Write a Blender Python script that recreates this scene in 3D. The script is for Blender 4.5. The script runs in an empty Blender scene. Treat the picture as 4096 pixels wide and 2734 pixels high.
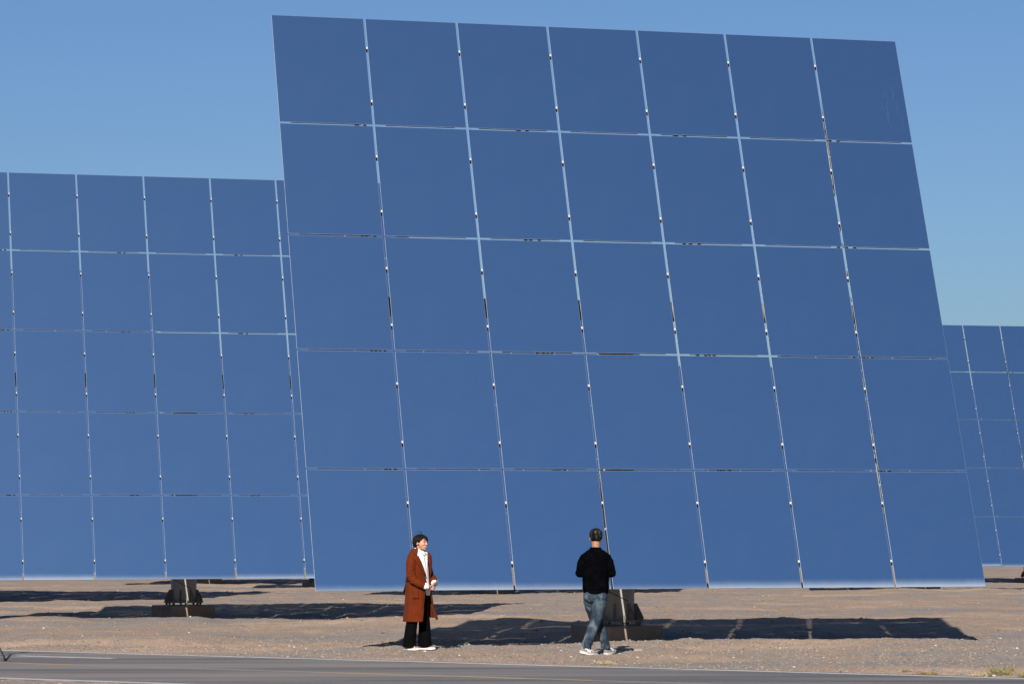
import bpy, bmesh, math, random
import numpy as np
from mathutils import Vector, Matrix, noise as mnoise
from mathutils.bvhtree import BVHTree

scene = bpy.context.scene
COL = scene.collection
random.seed(7)
RNG = np.random.RandomState(11)
R = math.radians

# ------------------------------------------------------------------ camera, sky, sun, exposure
CAM_H = 1.93
cam_d = bpy.data.cameras.new('camera')
cam = bpy.data.objects.new('camera', cam_d)
COL.objects.link(cam)
cam.location = (0, 0, CAM_H)
cam.rotation_euler = (R(90) + 0.0535, 0, 0)
cam_d.sensor_width = 36.0
cam_d.lens = 111.12
cam_d.clip_start = 0.5
cam_d.clip_end = 9000
scene.camera = cam

SUN_EL = R(31.0)
SUN_DIR = Vector((-0.172, -0.985, 0)).normalized()          # horizontal direction towards the sun
SUN_AZ = math.atan2(SUN_DIR.x, SUN_DIR.y)                   # clockwise from +Y
world = bpy.data.worlds.new('World')
scene.world = world
world.use_nodes = True
wn = world.node_tree.nodes
wl = world.node_tree.links
wn.clear()
sky = wn.new('ShaderNodeTexSky')
sky.sky_type = 'NISHITA'
sky.sun_disc = False
sky.sun_elevation = SUN_EL
sky.sun_rotation = SUN_AZ
sky.altitude = 1300
sky.air_density = 1.15
sky.dust_density = 2.2
sky.ozone_density = 1.0
bg = wn.new('ShaderNodeBackground')
bg.inputs['Strength'].default_value = 0.050
wo = wn.new('ShaderNodeOutputWorld')
tint = wn.new('ShaderNodeMix')                              # uniform factor on the sky: dims it and deepens its blue
tint.data_type = 'RGBA'
tint.blend_type = 'MULTIPLY'
tint.inputs[0].default_value = 1.0
tint.inputs[7].default_value = (0.412, 0.573, 0.833, 1)
wl.new(sky.outputs['Color'], tint.inputs[6])
wl.new(tint.outputs[2], bg.inputs['Color'])
wl.new(bg.outputs['Background'], wo.inputs['Surface'])

sun_d = bpy.data.lights.new('sun', 'SUN')
sun_d.energy = 5.0
sun_d.angle = R(0.45)
sun_d.color = (1.0, 0.93, 0.84)
sun = bpy.data.objects.new('sun', sun_d)
COL.objects.link(sun)
to_sun = Vector((SUN_DIR.x * math.cos(SUN_EL), SUN_DIR.y * math.cos(SUN_EL), math.sin(SUN_EL)))
sun.rotation_euler = (-to_sun).to_track_quat('-Z', 'Y').to_euler()
sun.location = (-10, -40, 40)

scene.view_settings.view_transform = 'Standard'
scene.view_settings.look = 'None'
scene.view_settings.exposure = 0.94
scene.view_settings.gamma = 1.0
scene.view_settings.use_curve_mapping = False
scene.render.engine = 'CYCLES'
scene.cycles.caustics_reflective = False
scene.cycles.caustics_refractive = False
scene.cycles.max_bounces = 8

# ------------------------------------------------------------------ helpers
def tag(o, label=None, cat=None, group=None, kind=None):
    if label: o['label'] = label
    if cat: o['category'] = cat
    if group: o['group'] = group
    if kind: o['kind'] = kind
    return o

def empty(name, loc=(0, 0, 0), rz=0.0):
    o = bpy.data.objects.new(name, None)
    COL.objects.link(o)
    o.location = loc
    o.rotation_euler = (0, 0, rz)
    o.empty_display_size = 0.2
    return o

def link(name, me, mats=None, parent=None, smooth=False):
    o = bpy.data.objects.new(name, me)
    COL.objects.link(o)
    if mats is not None:
        for m in (mats if isinstance(mats, (list, tuple)) else [mats]):
            me.materials.append(m)
    if parent is not None: o.parent = parent
    if smooth:
        me.polygons.foreach_set('use_smooth', [True] * len(me.polygons))
    return o

def finish(bm, name):
    me = bpy.data.meshes.new(name)
    bmesh.ops.recalc_face_normals(bm, faces=bm.faces)
    bm.to_mesh(me)
    bm.free()
    return me

def add_box(bm, c, s, rot=None, mi=0):
    """box centred at c with full sizes s, optionally rotated by a 3x3 matrix"""
    vs = []
    for dz in (-.5, .5):
        for dy in (-.5, .5):
            for dx in (-.5, .5):
                v = Vector((dx * s[0], dy * s[1], dz * s[2]))
                if rot is not None: v = rot @ v
                vs.append(bm.verts.new(Vector(c) + v))
    for f in ((0, 2, 3, 1), (4, 5, 7, 6), (0, 1, 5, 4), (2, 6, 7, 3), (0, 4, 6, 2), (1, 3, 7, 5)):
        fc = bm.faces.new([vs[i] for i in f])
        fc.material_index = mi
    return vs

def bar(bm, a, b, w, d, mi=0, up=Vector((0, 0, 1))):
    """rectangular bar from a to b"""
    a = Vector(a); b = Vector(b)
    z = (b - a)
    L = z.length
    z.normalize()
    x = up.cross(z)
    if x.length < 1e-4: x = Vector((1, 0, 0)).cross(z)
    x.normalize()
    y = z.cross(x)
    rot = Matrix((x, y, z)).transposed()
    add_box(bm, (a + b) / 2, (w, d, L), rot, mi)

def tube(bm, pts, rad, n=14, side=None, caps=True, mi=0):
    """lofted tube through pts; rad = r or (r_side, r_other) per point"""
    P = [Vector(p) for p in pts]
    rings = []
    s = Vector(side) if side is not None else None
    for i, p in enumerate(P):
        t = (P[min(i + 1, len(P) - 1)] - P[max(i - 1, 0)]).normalized()
        if s is None:
            s = Vector((1, 0, 0)) if abs(t.x) < .8 else Vector((0, 1, 0))
        x = (s - t * s.dot(t)).normalized()
        y = t.cross(x)
        s = x if side is None else Vector(side)
        r = rad[i] if isinstance(rad, (list, tuple)) else rad
        ra, rb = r if isinstance(r, (list, tuple)) else (r, r)
        ring = []
        for k in range(n):
            a = 2 * math.pi * k / n
            ring.append(bm.verts.new(p + x * (ra * math.cos(a)) + y * (rb * math.sin(a))))
        rings.append(ring)
    for i in range(len(rings) - 1):
        for k in range(n):
            f = bm.faces.new((rings[i][k], rings[i][(k + 1) % n], rings[i + 1][(k + 1) % n], rings[i + 1][k]))
            f.material_index = mi
    if caps:
        f = bm.faces.new(list(reversed(rings[0]))); f.material_index = mi
        f = bm.faces.new(rings[-1]); f.material_index = mi
    return rings

def ellipsoid(bm, c, r, rot=None, n=20, m=12, mi=0):
    c = Vector(c)
    def pt(u, v):
        p = Vector((r[0] * math.sin(v) * math.cos(u), r[1] * math.sin(v) * math.sin(u), r[2] * math.cos(v)))
        if rot is not None: p = rot @ p
        return c + p
    top = bm.verts.new(pt(0, 0)); bot = bm.verts.new(pt(0, math.pi))
    rows = [[bm.verts.new(pt(2 * math.pi * k / n, math.pi * j / m)) for k in range(n)] for j in range(1, m)]
    for k in range(n):
        k2 = (k + 1) % n
        bm.faces.new((top, rows[0][k], rows[0][k2])).material_index = mi
        bm.faces.new((bot, rows[-1][k2], rows[-1][k])).material_index = mi
        for j in range(len(rows) - 1):
            bm.faces.new((rows[j][k], rows[j + 1][k], rows[j + 1][k2], rows[j][k2])).material_index = mi

def remeshed(bm, name, voxel, smooth=4):
    """union everything in bm into one continuous skin"""
    me = finish(bm, name + '_raw')
    o = bpy.data.objects.new(name + '_raw', me)
    COL.objects.link(o)
    md = o.modifiers.new('r', 'REMESH')
    md.mode = 'VOXEL'
    md.voxel_size = voxel
    if smooth:
        ms = o.modifiers.new('s', 'SMOOTH')
        ms.factor = 0.5
        ms.iterations = smooth
    dg = bpy.context.evaluated_depsgraph_get()
    ev = o.evaluated_get(dg)
    out = bpy.data.meshes.new_from_object(ev)
    out.name = name
    bpy.data.objects.remove(o)
    bpy.data.meshes.remove(me)
    out.materials.clear()
    return out

def displace(me, fn):
    """move vertices along their normals by fn(co)"""
    n = len(me.vertices)
    no = [v.normal.copy() for v in me.vertices]
    for v, nn in zip(me.vertices, no):
        v.co = v.co + nn * fn(v.co)
    me.update()

def copy_tree(o, parent=None):
    c = o.copy()
    COL.objects.link(c)
    c.parent = parent
    for ch in [k for k in o.children]:
        copy_tree(ch, c)
    return c

# ------------------------------------------------------------------ materials
ALB = .80          # scales every albedo below, set together with the exposure
def mat(name, base=(.5, .5, .5), rough=.6, metal=0.0, spec=.5):
    m = bpy.data.materials.new(name)
    m.use_nodes = True
    b = m.node_tree.nodes['Principled BSDF']
    b.inputs['Base Color'].default_value = (*[c * (ALB if metal < .9 else 1) for c in base], 1)
    b.inputs['Roughness'].default_value = rough
    b.inputs['Metallic'].default_value = metal
    b.inputs['Specular IOR Level'].default_value = spec
    return m

class NT:
    def __init__(s, m):
        s.m = m; s.n = m.node_tree.nodes; s.l = m.node_tree.links
        s.b = s.n['Principled BSDF']
        s.tc = s.n.new('ShaderNodeTexCoord')
    def mapping(s, scale=(1, 1, 1), src='Object', loc=(0, 0, 0), rot=(0, 0, 0)):
        k = s.n.new('ShaderNodeMapping')
        k.inputs['Scale'].default_value = scale
        k.inputs['Location'].default_value = loc
        k.inputs['Rotation'].default_value = rot
        s.l.new(s.tc.outputs[src], k.inputs['Vector'])
        return k.outputs['Vector']
    def noise(s, vec, scale=5, detail=4, rough=.55, dist=0.0):
        k = s.n.new('ShaderNodeTexNoise')
        k.inputs['Scale'].default_value = scale
        k.inputs['Detail'].default_value = detail
        k.inputs['Roughness'].default_value = rough
        k.inputs['Distortion'].default_value = dist
        s.l.new(vec, k.inputs['Vector'])
        return k.outputs['Fac']
    def voro(s, vec, scale=5, out='Distance', feature='F1', rnd=1.0):
        k = s.n.new('ShaderNodeTexVoronoi')
        k.feature = feature
        k.inputs['Scale'].default_value = scale
        k.inputs['Randomness'].default_value = rnd
        s.l.new(vec, k.inputs['Vector'])
        return k.outputs[out]
    def ramp(s, fac, stops, interp='LINEAR'):
        k = s.n.new('ShaderNodeValToRGB')
        k.color_ramp.interpolation = interp
        e = k.color_ramp.elements
        while len(e) < len(stops): e.new(0.5)
        for i, (p, c) in enumerate(stops):
            e[i].position = p
            e[i].color = (*[q * ALB for q in c], 1) if isinstance(c, (tuple, list)) else (c, c, c, 1)
        s.l.new(fac, k.inputs['Fac'])
        return k.outputs['Color']
    def mix(s, fac, a, b, mode='MIX'):
        k = s.n.new('ShaderNodeMix')
        k.data_type = 'RGBA'
        k.blend_type = mode
        for sock, v in ((k.inputs['Factor'], fac), (k.inputs['A'], a), (k.inputs['B'], b)):
            if isinstance(v, (int, float)): sock.default_value = v
            elif isinstance(v, tuple): sock.default_value = (*v, 1)
            else: s.l.new(v, sock)
        # sockets named A/B exist per type; use the colour ones explicitly
        return k.outputs['Result']
    def math(s, op, a, b=None, clamp=False):
        k = s.n.new('ShaderNodeMath')
        k.operation = op
        k.use_clamp = clamp
        for i, v in enumerate((a, b)):
            if v is None: continue
            if isinstance(v, (int, float)): k.inputs[i].default_value = v
            else: s.l.new(v, k.inputs[i])
        return k.outputs[0]
    def sep(s, vec):
        k = s.n.new('ShaderNodeSeparateXYZ')
        s.l.new(vec, k.inputs[0])
        return k.outputs
    def bump(s, h, strength=.3, dist=.02):
        k = s.n.new('ShaderNodeBump')
        k.inputs['Strength'].default_value = strength
        k.inputs['Distance'].default_value = dist
        s.l.new(h, k.inputs['Height'])
        s.l.new(k.outputs['Normal'], s.b.inputs['Normal'])
    def base(s, c): s.l.new(c, s.b.inputs['Base Color'])
    def rough(s, c): s.l.new(c, s.b.inputs['Roughness'])

def colmix(nt, fac, a, b, mode='MIX'):
    k = nt.n.new('ShaderNodeMix')
    k.data_type = 'RGBA'
    k.blend_type = mode
    fi = [i for i in k.inputs if i.identifier == 'Factor_Float'][0]
    ai = [i for i in k.inputs if i.identifier == 'A_Color'][0]
    bi = [i for i in k.inputs if i.identifier == 'B_Color'][0]
    for sock, v in ((fi, fac), (ai, a), (bi, b)):
        if isinstance(v, (int, float)): sock.default_value = v
        elif isinstance(v, tuple): sock.default_value = (*v, 1)
        else: nt.l.new(v, sock)
    return [o for o in k.outputs if o.identifier == 'Result_Color'][0]

def mottled(name, c1, c2, scale=8, rough=.6, metal=0.0, bump=0.0, bscale=60, spec=.5, stretch=(1, 1, 1), lo=.35, hi=.65, bdist=.004):
    m = mat(name, c1, rough, metal, spec)
    nt = NT(m)
    v = nt.mapping(stretch)
    f = nt.noise(v, scale, 5, .6)
    nt.base(nt.ramp(f, [(lo, c1), (hi, c2)]))
    if bump:
        nt.bump(nt.noise(v, bscale, 3, .6), bump, bdist)
    return m

# mirror glass: silvered, lightly dusted; the lowest row carries caked dust along its bottom edge
def mirror_material(name, dusty):
    m = mat(name, (.80, .87, .93), .03, 1.0)
    nt = NT(m)
    v = nt.mapping()
    film = nt.noise(v, 3.0, 6, .65)
    specks = nt.voro(v, 26, 'Distance')
    sp = nt.ramp(specks, [(.0, 1.0), (.035, 0.0)])
    spn = nt.ramp(nt.noise(v, 2.2, 2, .5), [(.56, 0.0), (.72, 1.0)])
    sp2 = nt.math('MULTIPLY', sp, spn)
    dust = nt.math('MULTIPLY', film, 0.010)
    dust = nt.math('ADD', dust, nt.math('MULTIPLY', sp2, .30))
    if dusty:
        xyz = nt.sep(nt.tc.outputs['Object'])
        g = nt.n.new('ShaderNodeTexCoord')
        big = nt.noise(nt.mapping((.9, 0, 0), 'Object', (0, 0, 0)), 1.6, 3, .5)
        info = nt.n.new('ShaderNodeObjectInfo')
        lift = nt.math('MULTIPLY', info.outputs['Random'], .10)
        hh = nt.math('ADD', nt.math('MULTIPLY', big, .13), nt.math('MULTIPLY', lift, .7))
        h = nt.math('ADD', xyz[2], 1.03)                       # metres above the glass bottom
        t = nt.math('SUBTRACT', 1.0, nt.math('DIVIDE', h, nt.math('ADD', hh, .065)), True)
        streak = nt.noise(nt.mapping((30, 1, 2.0)), 2.0, 4, .6)
        band = nt.math('MULTIPLY', nt.math('POWER', t, 2.0), nt.math('ADD', nt.math('MULTIPLY', streak, .7), .5))
        dust = nt.math('ADD', dust, nt.math('MULTIPLY', nt.math('MULTIPLY', band, .56), nt.math('ADD', nt.math('MULTIPLY', info.outputs['Random'], .7), .35)), True)
    df = nt.n.new('ShaderNodeBsdfDiffuse')
    df.inputs['Color'].default_value = (.44, .50, .54, 1)
    mx = nt.n.new('ShaderNodeMixShader')
    out = nt.n['Material Output']
    nt.l.new(dust, mx.inputs['Fac'])
    nt.l.new(nt.b.outputs[0], mx.inputs[1])
    nt.l.new(df.outputs[0], mx.inputs[2])
    nt.l.new(mx.outputs[0], out.inputs['Surface'])
    nt.base(nt.ramp(nt.noise(v, 1.1, 3, .5), [(.3, (.79 / ALB, .955 / ALB, .985 / ALB)), (.7, (.82 / ALB, .975 / ALB, .995 / ALB))]))
    return m

M = {}
M['mirror'] = mirror_material('mirror_glass', False)
M['mirror_dusty'] = mirror_material('mirror_glass_dusty', True)
M['edge'] = mottled('mirror_edge_seal', (.13, .16, .20), (.22, .25, .29), 5, .5)
M['backing'] = mottled('mirror_backing', (.30, .31, .32), (.40, .41, .42), 4, .6)
M['rail'] = mottled('dark_rail', (.012, .012, .013), (.03, .028, .027), 9, .6)
M['clip'] = mottled('pale_clip', (.30, .295, .285), (.48, .47, .46), 30, .5)
M['rubber_and_clip_shade'] = mottled('black_rubber_and_shade', (.004, .004, .0045), (.009, .009, .009), 20, .8, spec=.06)  # real rubber on cable and tripod feet; on the clips it paints shade
M['steel'] = mottled('galvanised_steel', (.20, .20, .20), (.30, .30, .295), 9, .6, .1, .1, 40)
M['column'] = mottled('painted_column_steel', (.28, .28, .275), (.38, .37, .355), 3, .45, 0.0, .1, 25, stretch=(1, 1, .35))
M['rust'] = mottled('rust_stained_plate', (.13, .11, .095), (.24, .21, .18), 6, .7, 0, .2, 40)
M['concrete'] = mottled('foundation_concrete', (.25, .18, .135), (.34, .27, .215), 2.4, .9, 0, .4, 60, lo=.3, hi=.7)
M['redpaint'] = mottled('red_marker_paint', (.40, .05, .03), (.30, .06, .04), 20, .7)

# ------------------------------------------------------------------ terrain
def vnoise(x, y, seed):
    """smooth value noise on numpy arrays, about -1..1"""
    xi = np.floor(x).astype(np.int64); yi = np.floor(y).astype(np.int64)
    fx = x - xi; fy = y - yi
    fx = fx * fx * fx * (fx * (fx * 6 - 15) + 10); fy = fy * fy * fy * (fy * (fy * 6 - 15) + 10)
    def h(a, b):
        k = (a * 374761393 + b * 668265263 + seed * 1274126177) & 0x7fffffff
        k = ((k ^ (k >> 13)) * 1274126177) & 0x7fffffff
        return ((k ^ (k >> 16)) & 0xffff) / 32767.5 - 1.0
    return (h(xi, yi) * (1 - fx) + h(xi + 1, yi) * fx) * (1 - fy) + (h(xi, yi + 1) * (1 - fx) + h(xi + 1, yi + 1) * fx) * fy

# road: far edge line passes through A in direction D; width between edge lines about 5.7 m
RA = np.array([-7.2, 44.45]); RD = np.array([13.2, -7.55]); RD = RD / np.linalg.norm(RD)
RN = np.array([RD[1], -RD[0]])                                # towards the camera
if RN[1] > 0: RN = -RN
ROAD_W = 5.95
def road_s(x, y):      # signed distance from the far edge towards the camera
    return (x - RA[0]) * RN[0] + (y - RA[1]) * RN[1]

PY = [-200, 30, 44, 46.2, 47.6, 48.9, 50.0, 51.2, 53, 60, 74, 98, 112, 124, 143, 171, 300, 900, 4000]
PZ = [-.03, -.03, 0.0, 0.0, -.015, -.075, -.17, -.30, -.37, -.41, -.55, -.82, -.96, -1.12, -1.57, -1.92, -3.0, -5.0, -6.0]
def ground_z(x, y):
    x = np.asarray(x, float); y = np.asarray(y, float)
    z = np.interp(y, PY, PZ)
    s = road_s(x, y)
    out = np.clip(np.maximum(-s - .05, s - ROAD_W - .25) / 1.6, 0, 1)   # 0 on the road, 1 away from it
    z = z + out * .045 * vnoise(x / 3.7 + 3, y / 5.5, 1)
    z = z + out * .050 * vnoise(x / 1.5, y / 2.0 + 7, 2) * np.clip((y - 46) / 3, .25, 1)
    z = z + out * .020 * vnoise(x / .55, y / .8, 3)
    z = z + out * .016 * vnoise(x / .22, y / .3, 4)
    z = z + out * .009 * vnoise(x / .12, y / .18, 5)
    # low heaps pushed up against the foundations
    for hx, hy, ha, hw in ((-7.5, 72.6, .04, 1.5), (9.5, 50.4, .10, 1.3), (3.1, 52.0, .10, .8), (-1.0, 73.0, .06, 2.0)):
        z = z + ha * np.exp(-((x - hx) / hw) ** 2 - ((y - hy) / .9) ** 2)
    # the bank in front of the big heliostat dips towards the left
    z = z - .19 * np.clip((.9 - x) / 2.6, 0, 1) * np.exp(-((y - 49.4) / 2.1) ** 2)
    z = z - .015 * np.clip((s - ROAD_W - .05) / .3, 0, 1)
    return np.where(s > -.05, np.minimum(z, np.where(s < ROAD_W - .1, -.012, np.where(s < ROAD_W + .25, -.006, 9))), z)
def gz(x, y): return float(ground_z(np.array([x]), np.array([y]))[0])

def spaced(stops):
    out = []
    for (a, b, d) in stops:
        n = max(1, int(round((b - a) / d)))
        out += [a + (b - a) * i / n for i in range(n)]
    return out + [stops[-1][1]]
gx = spaced([(-4000, -300, 400), (-300, -40, 20), (-40, -24, 1.0), (-24, -10, .2), (-10, 11, .06), (11, 26, .2), (26, 44, 1.0), (44, 300, 20), (300, 4000, 400)])
gy = spaced([(-300, 0, 60), (0, 26, 2.0), (26, 33, .5), (33, 58, .10), (58, 100, .25), (100, 180, .6), (180, 400, 10), (400, 4000, 300)])
GX, GY = np.meshgrid(np.array(gx), np.array(gy))
GZ = ground_z(GX, GY)
def grid_mesh(name, X, Y, Z):
    ny, nx = X.shape
    co = np.stack([X, Y, Z], -1).reshape(-1, 3).astype(np.float32)
    idx = np.arange(nx * ny).reshape(ny, nx)
    q = np.stack([idx[:-1, :-1], idx[:-1, 1:], idx[1:, 1:], idx[1:, :-1]], -1).reshape(-1, 4)
    me = bpy.data.meshes.new(name)
    me.vertices.add(len(co)); me.vertices.foreach_set('co', co.ravel())
    me.loops.add(q.size); me.loops.foreach_set('vertex_index', q.ravel().astype(np.int32))
    me.polygons.add(len(q)); me.polygons.foreach_set('loop_start', np.arange(0, q.size, 4, dtype=np.int32))
    me.update(calc_edges=True)
    me.validate()
    return me

def ground_material():
    m = mat('desert_ground', (.38, .28, .21), .95, 0, .2)
    nt = NT(m)
    v = nt.mapping()
    big = nt.noise(nt.mapping((.16, .30, 1)), 1.0, 5, .6, .4)
    mid = nt.noise(nt.mapping((.5, .9, 1)), 1.0, 6, .65)
    f = nt.math('ADD', nt.math('MULTIPLY', big, .65), nt.math('MULTIPLY', mid, .35))
    soil = nt.ramp(f, [(.38, (.190, .168, .156)), (.46, (.228, .193, .170)), (.525, (.272, .196, .143)), (.60, (.35, .256, .190))])
    fine = nt.noise(nt.mapping((1, .45, 1)), 24, 6, .8)
    soil = colmix(nt, .8, soil, nt.ramp(fine, [(.32, .50), (.5, .98), (.68, 1.55)]), 'MULTIPLY')
    # pebbles
    vd = nt.voro(v, 26, 'Distance')
    vc = nt.voro(v, 26, 'Color')
    cs = nt.n.new('ShaderNodeSeparateColor'); nt.l.new(vc, cs.inputs[0])
    stone = nt.ramp(cs.outputs[0], [(0, (.10, .095, .095)), (.35, (.20, .18, .17)), (.7, (.34, .29, .25)), (.88, (.46, .42, .38)), (1, (.70, .66, .60))])
    cover = nt.math('MULTIPLY', nt.ramp(vd, [(.28, 1.0), (.36, 0.0)]), nt.math('GREATER_THAN', cs.outputs[1], nt.ramp(f, [(.38, .25), (.60, .80)])))
    col = colmix(nt, nt.math('MULTIPLY', cover, .8), soil, stone)
    nt.base(col)
    h = nt.math('ADD', nt.math('MULTIPLY', fine, .6), nt.math('MULTIPLY', nt.math('SUBTRACT', 1.0, vd), nt.math('MULTIPLY', cover, .8)))
    nt.bump(h, .8, .02)
    return m
M['ground'] = ground_material()
ground = link('ground', grid_mesh('ground', GX, GY, GZ), M['ground'], smooth=True)
tag(ground, kind='structure')

# road, painted lines
def strip(name, s0, s1, t0, t1, z, m, seg=60, wobble=0.0, seed=0, skirt=.003):
    bm = bmesh.new()
    prev = None
    for i in range(seg + 1):
        t = t0 + (t1 - t0) * i / seg
        w0 = wobble * mnoise.noise(Vector((t * .8, seed, 0))); w1 = wobble * mnoise.noise(Vector((t * .8, seed + 9, 0)))
        p = RA + RD * t
        a = p + RN * (s0 + w0); b = p + RN * (s1 + w1)
        d = a - RN * .004; e = b + RN * .004                  # skirts, so that the sheet closes down to what lies below it
        cur = [bm.verts.new(q) for q in ((d[0], d[1], z - skirt), (a[0], a[1], z), (b[0], b[1], z), (e[0], e[1], z - skirt))]
        if prev:
            for k in range(3): bm.faces.new((prev[k], prev[k + 1], cur[k + 1], cur[k]))
        prev = cur
    me = finish(bm, name)
    for p in me.polygons:
        pass
    o = link(name, me, m)
    tag(o, kind='structure')
    return o

def asphalt_material():
    m = mat('worn_asphalt', (.12, .115, .115), .85, 0, .3)
    nt = NT(m)
    ang = math.atan2(RD[1], RD[0])
    along = nt.mapping((.05, 1.1, 1), rot=(0, 0, -ang))
    tracks = nt.noise(along, 1.3, 5, .62, .3)
    streak = nt.noise(nt.mapping((.25, 7, 1), rot=(0, 0, -ang)), 1.5, 4, .6)
    f = nt.math('ADD', nt.math('MULTIPLY', tracks, .66), nt.math('MULTIPLY', streak, .34))
    c = nt.ramp(f, [(.40, (.052, .052, .064)), (.47, (.092, .088, .094)), (.525, (.150, .134, .132)), (.62, (.19, .168, .156))])
    g = nt.noise(nt.mapping(), 70, 3, .7)
    c = colmix(nt, .6, c, nt.ramp(g, [(.3, .75), (.7, 1.22)]), 'MULTIPLY')
    nt.base(c)
    nt.bump(g, .4, .006)
    return m
M['asphalt'] = asphalt_material()
def paint_material(name, c, under=(.16, .15, .15), keep=.45):
    m = mat(name, c, .7, 0, .3)
    nt = NT(m)
    ang = math.atan2(RD[1], RD[0])
    w = nt.noise(nt.mapping((.7, 6, 1), rot=(0, 0, -ang)), 3, 6, .7)
    nt.base(nt.ramp(w, [(keep - .10, under), (keep + .08, c)]))
    return m
M['white_line'] = paint_material('worn_white_paint', (.36, .36, .37), (.20, .19, .185), .42)
M['yellow_line'] = paint_material('worn_yellow_paint', (.31, .19, .055), (.165, .14, .115), .49)
def t_at(x, sd): return (x - RA[0] - RN[0] * sd) / RD[0]
strip('road', -.14, ROAD_W + .05, -60, 60, -.004, M['asphalt'], 200, .05, 2, .12)
strip('edge_line', 0.0, .13, -60, 60, -.0020, M['white_line'], 160, .012, 4)
strip('edge_line', ROAD_W - .14, ROAD_W, -60, 60, -.0020, M['white_line'], 160, .012, 6)
M['faint_line'] = paint_material('nearly_gone_paint', (.19, .165, .14), (.14, .127, .122), .52)
strip('centre_line', 2.86, 2.98, -60, t_at(-5.55, 2.9), -.0020, M['yellow_line'], 80, .012, 8)
strip('centre_line', 2.86, 2.98, t_at(-5.55, 2.9), t_at(-2.35, 2.9), -.0020, M['faint_line'], 20, .014, 8)
strip('centre_line', 2.86, 2.98, t_at(-2.35, 2.9), t_at(.95, 2.9), -.0020, M['yellow_line'], 20, .012, 8)
strip('centre_line', 2.86, 2.98, t_at(.95, 2.9), 60, -.0020, M['faint_line'], 80, .014, 8)
strip('paint_smear', 1.20, 1.36, t_at(-6.62, 1.28), t_at(-5.25, 1.28), -.0020, paint_material('smeared_white_paint', (.36, .35, .35), (.18, .165, .16), .47), 16, .06, 12)

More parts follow.
